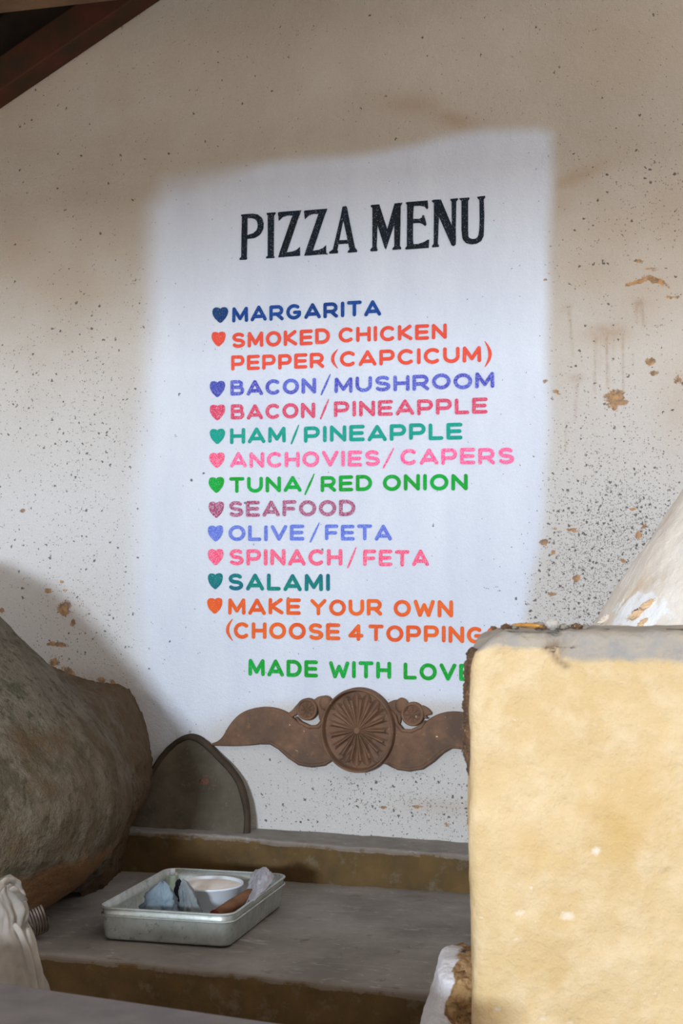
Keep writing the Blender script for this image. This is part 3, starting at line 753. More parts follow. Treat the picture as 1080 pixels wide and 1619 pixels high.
# white sloping hood at right
hx = at_y(1290, 900, -.74); HX = (hx.x, hx.y)
pr2 = profile(HX, [(1160, 655), (1120, 715), (1080, 775), (1040, 832), (1000, 890), (968, 938), (934, 990), (915, 1030), (895, 1080), (880, 1200)])
zt2 = max(p[0] for p in pr2)
hood = empty('white_hood', (HX[0], HX[1], zbench), 'sloping off-white plastered oven hood behind the yellow pillar', 'oven hood')
zw = at_y(1000, 950, -.5).z
hb_ = revolve('hood_shell', HX, pr2, zbench - .005, zt2, 170, 300, .010, M_CONE, hood, 9, {'white': lambda p, a: .9 * math.exp(-((p.z - zw + .02) / .05) ** 2) * math.exp(-(((a - PI) - .62) / .28) ** 2)}, 6)

# ------------------------------------------------------------ rounded, lumpy blocks
def rounded_outline(w_, d_, r, step, n_arc=6, coarse_back=True):
    """(u,t) loop: starts front-left, u right, t away; returns points + outward normals"""
    pts = []
    def line(a, b, nrm, st):
        n = max(1, int((Vector(b) - Vector(a)).length / st))
        for i in range(n): 
            q = Vector(a).lerp(Vector(b), i / n); pts.append((q.x, q.y, nrm))
    def ar(cx, cy, a0, a1):
        for i in range(n_arc):
            a = math.radians(a0 + (a1 - a0) * i / n_arc); pts.append((cx + r * math.cos(a), cy + r * math.sin(a), (math.cos(a), math.sin(a))))
    line((r, 0), (w_ - r, 0), (0, -1), step); ar(w_ - r, r, -90, 0)
    line((w_, r), (w_, d_ - r), (1, 0), step * 3); ar(w_ - r, d_ - r, 0, 90)
    line((w_ - r, d_), (r, d_), (0, 1), step * 3); ar(r, d_ - r, 90, 180)
    line((0, d_ - r), (0, r), (-1, 0), step); ar(r, r, 180, 270)
    return pts

# yellow pillar
DP = 2.45
pyaw = math.radians(9.0)
PU = Vector((math.cos(pyaw), math.sin(pyaw), 0)); PT = Vector((-math.sin(pyaw), math.cos(pyaw), 0))
pf = at_d(744, 1300, DP)
ztop = at_d(900, 997, DP).z
print('PILLAR top', ztop, pf)
pil = empty('yellow_pillar', (pf.x, pf.y, 0) , 'pale yellow limewashed masonry pillar filling the lower right, grey worn top', 'pillar')
pw, pd, prd, prt = .72, .32, .024, .030
ol = rounded_outline(pw, pd, prd, .0065)
lev = []
zc0 = 0.0
z = 0.0
while z < .75: lev.append((z, 0)); z += .05
while z < ztop - prt: lev.append((z, 0)); z += .0065
for i in range(9):
    a = PI / 2 * i / 8; lev.append((ztop - prt + prt * math.sin(a), prt * (1 - math.cos(a))))
for ins in (.04, .055, .075, .1, .13, .155): lev.append((ztop, ins))
vs, fs, cem, wht, crk = [], [], [], [], []
cz0 = ztop
crackpts = [(882, 1008), (868, 1018), (864, 1024), (876, 1032), (882, 1044), (896, 1054)]
CP = []
for p in crackpts:
    q = at_d(p[0], p[1], DP); CP.append(((q - pf).dot(PU), q.z))
def inv_pt(x, y):
    q = at_d(x, y, DP); return ((q - pf).dot(PU), q.z)
chips = [(inv_pt(895, 1445), .016), (inv_pt(822, 1440), .012), (inv_pt(786, 1592), .009), (inv_pt(900, 1610), .010), (inv_pt(858, 1603), .007), (inv_pt(816, 1480), .004), (inv_pt(940, 1342), .012), (inv_pt(1000, 1525), .008)]
notch = inv_pt(884, 1022)
for (z, ins) in lev:
    for (u, t, nn) in ol:
        uu = u - nn[0] * ins * (1 if ins < .05 else 1); ttt = t - nn[1] * ins
        if ins > .05:
            uu = min(max(uu, ins), pw - ins)
        # top left corner is rounder
        k_ = max(0, z - (ztop - .075)) / .075
        cor = .024 * k_ ** 2.2 * max(0, 1 - uu / .10)
        zz = z - .016 * k_ * max(0, 1 - uu / .075) ** 2
        P = pf + PU * (uu + cor) + PT * ttt; P.z = zz
        N = PU * nn[0] + PT * nn[1]
        bow = .004 * math.sin((z - .6) * 4) * (nn[0] < -.5)
        D = .0075 * fbm((P.x * 3.2, P.y * 3.2, P.z * 3.2), 3) + .0035 * fbm((P.x * 16, P.y * 16, P.z * 13), 4)
        edgeband = sstep(ztop - .075, ztop - .02, z)
        D += .004 * edgeband * fbm((P.x * 30, 2, P.z * 40), 4)
        cval = sstep(ztop - .072, ztop - .030, z) * 1.1 if uu > .16 else .9 * sstep(ztop - .05, ztop - .012, z)
        cv = max(.0, cval)
        ck = 0
        wv = 0
        if nn[1] < -.5 and ins < .029:
            best = 9
            for a_, b_ in zip(CP, CP[1:]):
                ax_, bx2 = Vector(a_), Vector(b_); pq = Vector((u, zz)); dd = bx2 - ax_
                t_ = max(0, min(1, (pq - ax_).dot(dd) / dd.length_squared)); best = min(best, (pq - ax_ - dd * t_).length)
            ck = math.exp(-(best / .0062) ** 2); D -= .006 * ck
            dn = math.hypot((u - notch[0]) / .016, (zz - notch[1]) / .022); nk = math.exp(-dn ** 2); D -= .016 * nk; ck = max(ck, .55 * nk)
            for (c_, rr) in chips:
                g = math.exp(-(((u - c_[0]) / rr) ** 2 + ((zz - c_[1]) / rr / .8) ** 2)); wv = max(wv, .8 * g); D -= .004 * g
        P += N * D
        if ins > 0: P.z += D * .8 + .003 * fbm((P.x * 20, P.y * 20, 1), 3)
        vs.append(P); cem.append(cv); crk.append(ck); wht.append(wv)
no = len(ol)
for j in range(len(lev) - 1):
    for i in range(no):
        i2 = (i + 1) % no; fs.append((j * no + i, j * no + i2, (j + 1) * no + i2, (j + 1) * no + i))
fs.append(tuple(range((len(lev) - 1) * no, len(lev) * no)))
pm = mesh('pillar_body', vs, fs, M_PIL, pil)
for n2_, a2 in (('cement', cem), ('crack', crk), ('white', wht)): set_attr(pm.data, n2_, a2)

# lumpy strip of broken mud plaster on the pillar's inner side
def lumpy(name, cen, rad, mat, parent, seed=0, amp=.25, rot=0, lv=4, freq=2.2):
    bm = bmesh.new(); bmesh.ops.create_icosphere(bm, subdivisions=lv, radius=1)
    for v in bm.verts:
        d = v.co.normalized(); k_ = 1 + amp * fbm(d * freq + Vector((seed, seed * 2, 0)), 4)
        v.co = d * k_
        v.co.x *= rad[0]; v.co.y *= rad[1]; v.co.z *= rad[2]
    bmesh.ops.rotate(bm, verts=bm.verts, cent=(0, 0, 0), matrix=Matrix.Rotation(rot, 3, 'Y'))
    bmesh.ops.translate(bm, verts=bm.verts, vec=cen)
    me = bpy.data.meshes.new(name); bm.to_mesh(me); bm.free()
    me.polygons.foreach_set('use_smooth', [True] * len(me.polygons))
    o = link(name, me, mat, parent)
    if parent: o.matrix_parent_inverse = parent.matrix_world.inverted()
    return o
vs, fs = [], []
nzs, nas = 90, 24
ya, yb = 1024, 1240
for j in range(nzs + 1):
    t = j / nzs; yy = ya + (yb - ya) * t
    wpx = [(0, 744), (.05, 738), (.15, 734), (.4, 732), (.75, 732), (.9, 739), (1, 747)]
    for (a_, xa), (b_, xb) in zip(wpx, wpx[1:]):
        if a_ <= t <= b_: xx = xa + (xb - xa) * (t - a_) / (b_ - a_)
    tip = at_d(xx, yy, DP + .13)
    c = tip + PU * .035
    for i in range(nas):
        a = 2 * PI * i / nas
        r_ = .035 + .004 * fbm((math.cos(a) * 2, math.sin(a) * 2, t * 22), 4) + .003 * fbm((math.cos(a) * 6, math.sin(a) * 6, t * 60), 3)
        P = c + PU * (r_ * math.cos(a)) + PT * (r_ * 2.2 * math.sin(a)); P.z = tip.z + .004 * fbm((i, t * 30, 3))
        vs.append(P)
for j in range(nzs):
    for i in range(nas):
        i2 = (i + 1) % nas; fs.append((j * nas + i, (j + 1) * nas + i, (j + 1) * nas + i2, j * nas + i2))
fs.append(tuple(range(nas))); fs.append(tuple(reversed(range(nzs * nas, (nzs + 1) * nas))))
be = mesh('broken_edge', vs, fs, M_MUD, pil); be['label'] = 'dark broken plaster edge on the inner side'

# things lying on the pillar top
def on_top(x, y): return at_d(x, y, DP + .10)
p = on_top(873, 984); st = lumpy('stone', (p.x, p.y, ztop + .008), (.0135, .012, .010), M_STONE, None, 3, .22)
tag(st, 'small smooth pale stone sitting on the pillar top', 'stone')
p = on_top(834, 984); fk = lumpy('plaster_flake', (p.x, p.y, ztop + .006), (.024, .012, .004), M_CHIP, None, 8, .4, .05)
tag(fk, 'flat orange-tan plaster flake on the pillar top left of the stone', 'plaster flake')
WHO = {780: 'leftmost tiny plaster crumb at the pillar top corner', 800: 'plaster crumb just left of the orange-tan flake', 812: 'plaster crumb touching the left end of the orange-tan flake', 846: 'tiny plaster crumb at the right end of the orange-tan flake', 851: 'largest plaster crumb between the flake and the pale stone', 858: 'plaster crumb just left of the pale round stone', 890: 'plaster crumb just right of the pale round stone', 903: 'second plaster crumb right of the pale round stone', 912: 'larger plaster crumb midway between pale stone and white hood', 925: 'rightmost plaster crumb beside the foot of the white hood'}
for i, (x, s_) in enumerate([(800, .007), (812, .006), (851, .009), (858, .006), (890, .007), (903, .006), (912, .008), (925, .006), (846, .005), (780, .004)]):
    p = on_top(x, 984); c = lumpy('plaster_crumb', (p.x, p.y + .01 * (i % 3), ztop + s_ * .45), (s_ * 1.3, s_, s_ * .75), M_CRUMB if i % 3 else M_MUD, None, i * 3.3, .5, lv=3)
    tag(c, WHO[x], 'plaster crumb', 'plaster crumbs on the pillar top')
# broken lumps at the foot of the hood slope, standing on the pillar's back edge
for i, (x, y, s_, m_) in enumerate([(1008, 972, .020, M_CONE), (1022, 958, .014, M_CHIP), (1012, 985, .012, M_CHIP)]):
    pass

# broken masonry stub beside pillar foot
prl = [(1507, 702), (1511, 697), (1520, 693), (1540, 690), (1560, 685), (1575, 681), (1600, 671), (1619, 666), (1700, 650), (1800, 640)]
DS = DP + .22
vs, fs, mud = [], [], []
nzs, nas = 150, 90
for j in range(nzs + 1):
    yy = 1507 + (2500 - 1507) * (j / nzs) ** 1.9
    for (a_, xa), (b_, xb) in zip(prl, prl[1:] + [(3000, 600)]):
        if a_ <= yy <= b_: xx = xa + (xb - xa) * (yy - a_) / (b_ - a_)
    tip = at_d(xx, yy, DS); zz = max(0, tip.z)
    wd = (at_d(800, yy, DS) - tip).dot(PU) / 2; dep = .13
    top = sstep(0, .05, (yy - 1507) / 350)
    c = tip + PU * wd
    for i in range(nas):
        a = 2 * PI * i / nas; ca_, sa_ = math.cos(a), math.sin(a)
        sq = (abs(ca_) ** 4 + abs(sa_) ** 4) ** -.25
        P = c + PU * (wd * ca_ * sq) + PT * (dep * sa_ * sq * (.55 + .45 * top)); P.z = zz
        q = P.copy(); m_ = sstep(.0, .03, (P - tip).dot(PU) - .012 - .16 * max(0, sstep(1568, 1640, yy)) ) * (1 - sstep(1590, 1640, yy))
        amp = .004 + .016 * m_
        P += (PU * ca_ + PT * sa_) * (amp * fbm(q * 22, 4) + amp * .5 * fbm(q * 70, 3)); P.z = max(0, P.z + amp * .4 * fbm(q * 40 + Vector((5, 5, 5)), 3))
        vs.append(P); mud.append(m_)
for j in range(nzs):
    for i in range(nas):
        i2 = (i + 1) % nas; fs.append((j * nas + i, (j + 1) * nas + i, (j + 1) * nas + i2, j * nas + i2))
n0 = len(vs); tc = sum((vs[i] for i in range(nas)), Vector()) / nas; tc.z += .003; vs.append(tc); mud.append(1)
for i in range(nas): fs.append((n0, i, (i + 1) % nas))
rb = mesh('broken_wall_stub', vs, fs, M_RUB); set_attr(rb.data, 'mud', mud)
tag(rb, 'broken whitewashed wall stub with crumbling brown core beside the pillar foot', 'masonry stub')

M_PCH = simple('peach_plaster', (228, 198, 162), (206, 172, 132), 30, .004, .9)
bpy.context.view_layer.update()
dg = bpy.context.evaluated_depsgraph_get()
for i, (x, y, r_, m_) in enumerate([(1012, 970, .017, M_PCH), (1026, 956, .016, M_PCH), (1006, 966, .007, M_MUD), (1018, 984, .012, M_PCH), (960, 978, .016, M_CONE), (1000, 975, .012, M_CONE)]):
    ok, hit, nn, _, ho, _ = SC.ray_cast(dg, CAM, ray(x, y))
    if ok and ho.name.startswith('hood'):
        lumpy('broken_plaster', hit, (r_ * 1.2, r_ * .4, r_ * .5), m_, hood, i * 2.1, .75, -.5, lv=4, freq=3)
# ------------------------------------------------------------ carved ornament
orn = empty('carved_ornament', at_y(570, 1150, 0), 'brown carved wooden wall ornament with a fluted rosette and two wings', 'wall ornament')
def O1(p): return (330 + p[0] / 2.512, 1070 + p[1] / 2.512)
def board(name, pxs, yb_, yf, mat, parent, bev=.005, dome=0):
    P = [Vector(W(*q)) for q in pxs]
    area_ = sum(a.x * b.y - b.x * a.y for a, b in zip(P, P[1:] + P[:1]))
    if area_ < 0: P.reverse()
    n = len(P)
    def inset(dist):
        out = []
        for i in range(n):
            a, b, c = P[i - 1], P[i], P[(i + 1) % n]
            d = ((b - a).normalized() + (c - b).normalized())
            d = d.normalized() if d.length > 1e-6 else (b - a).normalized()
            out.append(b + Vector((-d.y, d.x)) * dist)
        return out
    rings = [(P, yb_), (P, yf + bev), (inset(bev * .35), yf + bev * .3), (inset(bev), yf)]
    vs, fs = [], []
    for R_, y in rings: vs += [Vector((q.x, y, q.y)) for q in R_]
    for j in range(len(rings) - 1):
        for i in range(n):
            i2 = (i + 1) % n; fs.append((j * n + i, j * n + i2, (j + 1) * n + i2, (j + 1) * n + i))
    base = (len(rings) - 1) * n
    for tri in tessellate_polygon([[Vector((q.x, q.y, 0)) for q in rings[-1][0]]]):
        a, b, c = [base + i for i in tri]
        if (vs[b] - vs[a]).cross(vs[c] - vs[b]).y > 0: a, c = c, a
        fs.append((a, b, c))
    fs.append(tuple(reversed(range(n))))
    o = mesh(name, vs, fs, mat, parent, smooth=False); return o
def smooth_closed(pts, it=2):
    for _ in range(it):
        out = []
        for a, b in zip(pts, pts[1:] + pts[:1]):
            out += [(a[0] * .75 + b[0] * .25, a[1] * .75 + b[1] * .25), (a[0] * .25 + b[0] * .75, a[1] * .25 + b[1] * .75)]
        pts = out
    return pts
lw = [(12, 264), (40, 256), (62, 238), (82, 200), (108, 165), (140, 138), (185, 122), (240, 117), (290, 127), (325, 145), (345, 165), (372, 184), (405, 193), (435, 190), (452, 168), (462, 140), (478, 120), (560, 140), (600, 260), (540, 330),
      (502, 326), (470, 346), (425, 358), (375, 354), (335, 332), (298, 298), (262, 268), (225, 264), (185, 270), (120, 274), (60, 273), (20, 272)]
rw = [(1206 - x, y + 18 + (603 - x) * .0) for (x, y) in lw]
rw = [(x, y - 3 if y > 300 else y) for x, y in rw]
lwing = board('wing', [O1(p) for p in smooth_closed(lw, 2)], -.001, -.022, M_CARV, orn)
rwing = board('wing', [O1(p) for p in smooth_closed(rw, 2)], -.001, -.022, M_CARV, orn)
# raised lip along the wings' outer edges
def tube_px(name, pts, rad, Y, mat, parent, m=8):
    P = [at_y(*O1(p), Y) for p in pts]; vs, fs = [], []
    for i, p in enumerate(P):
        d = (P[min(i + 1, len(P) - 1)] - P[max(i - 1, 0)]).normalized(); s_ = d.cross(Vector((0, 1, 0))).normalized()
        r_ = rad * (1 if 0 < i < len(P) - 1 else .4)
        for k_ in range(m):
            a = 2 * PI * k_ / m; vs.append(p + s_ * r_ * math.cos(a) + Vector((0, 1, 0)) * r_ * math.sin(a))
    for i in range(len(P) - 1):
        for k_ in range(m):
            k2 = (k_ + 1) % m; fs.append((i * m + k_, i * m + k2, (i + 1) * m + k2, (i + 1) * m + k_))
    fs.append(tuple(range(m))); fs.append(tuple(range((len(P) - 1) * m, len(P) * m)))
    return mesh(name, vs, fs, mat, parent)
for side in (0, 1):
    e1 = [(345, 158), (362, 182), (400, 200), (436, 198), (458, 172), (466, 142), (482, 118)]
    e2 = [(205, 266), (245, 262), (280, 282), (320, 318), (360, 345), (410, 353), (455, 347), (495, 326)]
    for e in (e1, e2):
        e = e if not side else [(1206 - x, y + 16) for x, y in e]
        tube_px('edge_lip', e, .0062, -.021, M_CARV, orn)
# main rosette
def rosette(name, cx, cy, rx, ry, npet, depth, yb_, mat, parent, rim=.86, na=None, nr=40):
    C = Vector(W(cx, cy)); RX, RY = rx / 500, ry / 500
    na = na or npet * 20; vs, fs = [], []
    for j in range(nr + 1):
        q = j / nr
        for i in range(na):
            a = 2 * PI * i / na
            ph = (i / 20.0) % 1.0     # position within a petal, ridge between two flutes at 0
            s_ = abs(ph - .5) * 2      # 1 at the ridge, 0 mid
            if q > rim + .025:
                hgt = .80 + .20 * math.sin((q - rim - .025) / (1 - rim - .025) * PI) if q < .985 else .55
            elif q > rim: hgt = .50
            else:
                w_ = q / rim
                endc = .97 - .17 * s_ ** 1.5
                ridge = .80 - .10 * w_
                if w_ < endc: hgt = ridge - .58 * min(1, w_ * 1.9) * (1 - s_ ** 1.7) ** .9 - (.12 if abs(ph) < .05 or abs(ph - 1) < .05 else 0)
                else: hgt = .02
            if q < .07: hgt = 1.0
            y = yb_ - depth * hgt
            vs.append(Vector((C.x + RX * q * math.cos(a), y, C.y + RY * q * math.sin(a))))
    for j in range(nr):
        for i in range(na):
            i2 = (i + 1) % na; fs.append((j * na + i, j * na + i2, (j + 1) * na + i2, (j + 1) * na + i))
    n0 = len(vs)
    for i in range(na):
        a = 2 * PI * i / na; vs.append(Vector((C.x + RX * math.cos(a), -.001, C.y + RY * math.sin(a))))
    for i in range(na):
        i2 = (i + 1) % na; fs.append((nr * na + i, nr * na + i2, n0 + i2, n0 + i))
    o = mesh(name, vs, fs, mat, parent); return o
cx0, cy0 = O1((603, 208))
rosette('large_rosette', cx0, cy0, 58.5, 65.5, 17, .046, -.010, M_CARV, orn, rim=.90, nr=60)
for (x, y, r_) in ((398, 127, 17), (815, 146, 18)):
    q = O1((x, y)); rosette('small_rosette', q[0], q[1], r_, r_ * 1.02, 8, .014, -.016, M_CARV, orn, rim=.72, nr=24)
def knob(x, y, r_, rot=0, sx=1.0):
    q = O1((x, y)); p = at_y(q[0], q[1], -.016); R_ = r_ / 2.512 / 500
    return lumpy('knob', p, (R_ * sx, .016, R_), M_CARV, orn, x, .05, lv=3)
knob(465, 104, 30, sx=.85); knob(767, 114, 30, sx=.85)
# little leaves linking the small rosettes
for pts in ([(312, 146), (335, 134), (352, 112), (372, 92), (395, 86), (405, 100), (385, 130), (365, 142), (340, 158), (325, 160)], [(876, 168), (866, 150), (850, 118), (835, 102), (822, 116), (838, 150), (850, 160)]):
    board('leaf_tip', [O1(p) for p in smooth_closed(pts, 2)], -.001, -.018, M_CARV, orn, .003)
for pts in ([(412, 92), (425, 88), (440, 76), (470, 74), (500, 90), (500, 140), (470, 165), (448, 178), (440, 160), (440, 125), (430, 105)],):
    board('scroll_web', [O1(p) for p in smooth_closed(pts, 2)], -.001, -.015, M_CARV, orn, .003)
    board('scroll_web', [O1((1206 - x + 2, y + 16)) for x, y in smooth_closed(pts, 2)], -.001, -.015, M_CARV, orn, .003)
board('leaf_tip', [O1(p) for p in smooth_closed([(845, 110), (866, 118), (884, 132), (893, 148), (870, 152), (850, 160), (838, 140)], 2)], -.001, -.020, M_CARV, orn, .003)

# ------------------------------------------------------------ arched slab leaning on the ledge
def S6(p): return (180 + p[0] / 4.154, 1120 + p[1] / 4.154)
arch = [(130, 790), (140, 700), (165, 620), (200, 540), (245, 455), (290, 368), (330, 300), (370, 250), (420, 205), (465, 178), (500, 165), (540, 168), (580, 183), (630, 218), (680, 262), (730, 308), (780, 352), (830, 408), (870, 462), (900, 525), (925, 600), (940, 680), (946, 740), (948, 800)]
zled = (zl0 + (zl1 - zl0) * .2)
tiltz = zled; ztopb = at_y(*S6((500, 165)), -.03).z
slabo = empty('arched_slab', at_y(325, 1308, -.05), 'dark pointed-arch stone slab with a raised rim leaning beside the clay oven', 'stone slab')
def lean(v):
    t = (v.z - tiltz) / (ztopb - tiltz); return Vector((v.x, v.y - .075 * (1 - t), v.z))
def place_board(name, pts, yb_, yf, mat, bev=.004):
    o = board(name, pts, yb_, yf, mat, slabo, bev)
    for v in o.data.vertices: v.co = lean(v.co)
    return o
pxs = [S6(p) for p in arch]
place_board('slab_panel', pxs, -.004, -.018, M_SLAB)
# rim: ribbon along the arch
P = [Vector(W(*q)) for q in resample(pxs, 70)]
rv, rf = [], []
RW = .017
for i, p in enumerate(P):
    d = (P[min(i + 1, len(P) - 1)] - P[max(i - 1, 0)]).normalized(); nn = Vector((d.y, -d.x))
    wdt = RW * (1 + .12 * fbm((i * .15, 3, 1)))
    if (P[35] * 0 + Vector((P[0].x + P[-1].x, P[0].y * 2)) / 2 - p).dot(nn) < 0: nn = -nn
    for off, yy in ((-.001, -.003), (-.001, -.020), (.003, -.027), (wdt * .7, -.027), (wdt, -.019), (wdt, -.012)):
        q = p + nn * off; rv.append(lean(Vector((q.x, yy, q.y))))
for i in range(len(P) - 1):
    for k_ in range(5): rf.append((i * 6 + k_, i * 6 + k_ + 1, (i + 1) * 6 + k_ + 1, (i + 1) * 6 + k_))
rim_ = mesh('slab_rim', rv, rf, M_RIM, slabo)
bm = bmesh.new(); bm.from_mesh(rim_.data); bmesh.ops.recalc_face_normals(bm, faces=bm.faces); bm.to_mesh(rim_.data); bm.free()
q = S6((595, 485)); c = at_y(q[0], q[1], -.055)
sp = lumpy('red_blotch', c, (.0165, .002, .013), simple('reddish_blotch', (126, 88, 72), (104, 78, 64), 40, .001), slabo, 5, .5); 
sp['label'] = 'small reddish blotch on the slab face'
for v in sp.data.vertices: v.co.y = v.co.y
# lay it on the leaning face
tz = (c.z - tiltz) / (ztopb - tiltz); newy = -.018 - .075 * (1 - tz)
for v in sp.data.vertices: v.co.y += newy - c.y

# ------------------------------------------------------------ metal tray
HT = .083
zr = zbench + HT + .003
FLc, FRc, BRc, BLc = [at_z(*q, zr) for q in ((168, 1433), (384, 1450), (437, 1382), (255, 1370))]
print('TRAY', FLc, FRc, BRc, BLc, (FRc - FLc).length, (BRc - BLc).length, (BLc - FLc).length, (BRc - FRc).length)
cen = (FLc + FRc + BRc + BLc) / 4; UXv = ((FRc - FLc) + (BRc - BLc)).normalized(); UYv = Vector((-UXv.y, UXv.x, 0))
TWd = ((FRc - FLc).length + (BRc - BLc).length) / 2; TDp = abs(((BLc - FLc) + (BRc - FRc)).dot(UYv)) / 2
shear = ((BLc - FLc) + (BRc - FRc)).dot(UXv) / 2
print('traysize', TWd, TDp, 'shear', shear)
# use a true rectangle: rotate to share the shear between both axes
ang = math.atan2(UXv.y, UXv.x) - math.atan2(shear, TDp) * .35
tray = empty('metal_tray', (cen.x, cen.y, zbench + .003), 'worn rectangular aluminium tray with rounded corners on the bench', 'tray')
tray.rotation_euler.z = ang
bpy.context.view_layer.update()
def rrect(w_, d_, r, n=8):
    pts = []
    for cx_2, cy_2, a0 in ((w_ / 2 - r, d_ / 2 - r, 0), (-w_ / 2 + r, d_ / 2 - r, 90), (-w_ / 2 + r, -d_ / 2 + r, 180), (w_ / 2 - r, -d_ / 2 + r, 270)):
        for i in range(n + 1):
            a = math.radians(a0 + 90 * i / n); pts.append((cx_2 + r * math.cos(a), cy_2 + r * math.sin(a)))
    return pts
def loft(name, rings, mat, parent, cap0=True, cap1=True, smooth=True):
    """rings: list of (pts, z) in the parent's local frame"""
    n = len(rings[0][0]); vs, fs = [], []
    for pts, z in rings: vs += [(p[0], p[1], z) for p in pts]
    for j in range(len(rings) - 1):
        for i in range(n):
            i2 = (i + 1) % n; fs.append((j * n + i, j * n + i2, (j + 1) * n + i2, (j + 1) * n + i))
    if cap0: fs.append(tuple(reversed(range(n))))
    if cap1: fs.append(tuple(range((len(rings) - 1) * n, len(rings) * n)))
    me = bpy.data.meshes.new(name); me.from_pydata(vs, [], fs); me.update()
    if smooth: me.polygons.foreach_set('use_smooth', [True] * len(me.polygons))
    o = link(name, me, mat, parent); return o
tw, td, tr = TWd - .004, TDp, .038
RR = lambda e, : rrect(tw + 2 * e, td + 2 * e, tr + e)
b_ = loft('tray_body', [(RR(-.020), 0), (RR(-.012), .002), (RR(-.008), .008), (RR(-.004), .060), (RR(-.001), HT - .002), (RR(-.004), HT - .001), (RR(-.008), .060), (RR(-.011), .010), (RR(-.022), .006)], M_MET, tray)
def bead(name, e, z, r_):
    rings = []
    for k_ in range(9):
        a = 2 * PI * k_ / 8; rings.append((RR(e + r_ * math.cos(a)), z + r_ * math.sin(a)))
    return loft(name, rings, M_MET, tray, False, False)
bead('tray_rim', 0, HT - .002, .0032); bead('tray_ridge', .0005, HT - .021, .0026)
TM = tray.matrix_world.copy()
zi = zbench + .003 + .006
def tl(x, y, z): return at_z(x, y, z)
# white tub of flour
tz_ = zr - .002
a0, a1 = at_z(281, 1393, tz_), at_z(383, 1398, tz_); tcx = (a0 + a1) / 2; trd = (a1 - a0).length / 2
tub = empty('white_tub', (tcx.x, tcx.y, zi), 'round white tub full of flour inside the metal tray', 'tub')
def circ(r_, n=48): return [(r_ * math.cos(2 * PI * i / n), r_ * math.sin(2 * PI * i / n)) for i in range(n)]
th_ = tz_ - zi
loft('tub_body', [(circ(trd * .78), 0), (circ(trd * .84), .004), (circ(trd * .97), th_ - .006), (circ(trd * 1.0), th_ - .005), (circ(trd * 1.0), th_), (circ(trd * .96), th_), (circ(trd * .94), th_ - .010)], M_TUB, tub)
rings = []
for k_ in range(10):
    f_ = 1 - k_ / 9.5; rings.append((circ(trd * .945 * f_), th_ - .008 + .010 * (1 - f_) ** .8))
loft('flour_fill', rings, M_FLOUR, tub, False, True)
# crumpled bags
def crumple(name, base_px, apex_px, zt_, rad, mat, label, seed, cat='bag', hgt=None, group=None, sq=.8):
    bp = at_z(base_px[0], base_px[1], zi); ap = at_d(apex_px[0], apex_px[1], (bp - CAM).dot(FW) + .015)
    root = empty(name, (bp.x, bp.y, zi), label, cat, group)
    vs, fs = [], []; nj, na = 26, 44
    for j in range(nj + 1):
        t = j / nj; c = Vector((bp.x, bp.y, zi + .001)).lerp(ap, t)
        r_ = rad * (1 - t) ** .62 * (1 + .10 * math.sin(t * 7 + seed)) + .0015
        for i in range(na):
            a = 2 * PI * i / na
            f_ = abs(noise.noise(Vector((math.cos(a) * 1.3 + seed, math.sin(a) * 1.3, t * .9)))) * 2 - .55
            f2 = abs(noise.noise(Vector((math.cos(a) * 4 + seed, math.sin(a) * 4, t * 6)))) - .25
            k_ = r_ * (1 + (.50 * f_ + .50 * f2))
            vs.append(Vector((c.x + k_ * math.cos(a), c.y + k_ * math.sin(a) * sq, max(c.z + .006 * f_ * (t > .02), zi + .0005))))
    for j in range(nj):
        for i in range(na):
            i2 = (i + 1) % na; fs.append((j * na + i, j * na + i2, (j + 1) * na + i2, (j + 1) * na + i))
    fs.append(tuple(reversed(range(na)))); fs.append(tuple(range(nj * na, (nj + 1) * na)))
    o = mesh('crumpled_sheet', vs, fs, mat, root, smooth=True); return root
crumple('crumpled_bag', (262, 1464), (257, 1393), 0, .066, M_BAG1, 'larger blue-grey crumpled bag peaked at the left inside the tray', 2.3)
crumple('crumpled_bag', (308, 1466), (292, 1391), 0, .034, M_BAG2, 'narrow grey-green crumpled bag leaning on the white tub', 7.9)
crumple('dark_cloth', (286, 1446), (282, 1391), 0, .026, M_BAGD, 'dark blue crumpled cloth between the two bags in the tray', 5.2, 'cloth')
# brown roll
pA = at_z(338, 1450, zi + .028); pB = at_z(398, 1412, zi + .062)
d = (pB - pA).normalized(); s_ = d.cross(Vector((0, 0, 1))).normalized(); u_ = s_.cross(d)
rl = empty('brown_roll', tuple((pA + pB) / 2), 'rough brown cylindrical roll slanting across the right of the tray', 'roll')
vs, fs = [], []
prof_ = [(0, .004), (.0, .012), (.03, .0155), (.5, .0165), (.95, .0155), (1, .012), (1, .003)]
for t, r_ in prof_:
    for i in range(20):
        a = 2 * PI * i / 20; rr = r_ * (1 + .05 * fbm((math.cos(a) * 2, math.sin(a) * 2, t * 3)))
        vs.append(pA.lerp(pB, t) + s_ * rr * math.cos(a) + u_ * rr * math.sin(a))
for j in range(len(prof_) - 1):
    for i in range(20):
        i2 = (i + 1) % 20; fs.append((j * 20 + i, (j + 1) * 20 + i, (j + 1) * 20 + i2, j * 20 + i2))
fs.append(tuple(range(20))); fs.append(tuple(reversed(range(6 * 20, 7 * 20))))
mesh('roll_body', vs, fs, M_BROWN, rl)
pe = pA
red_end = []
ring = []
vs = []
for k_, (t, r_) in enumerate(((-.012, .014), (.03, .0172), (.05, .0172))):
    for i in range(20):
        a = 2 * PI * i / 20; vs.append(pA.lerp(pB, t) + s_ * r_ * math.cos(a) + u_ * r_ * math.sin(a))
fs = [(j * 20 + i, (j + 1) * 20 + i, (j + 1) * 20 + (i + 1) % 20, j * 20 + (i + 1) % 20) for j in range(2) for i in range(20)] + [tuple(range(20))]
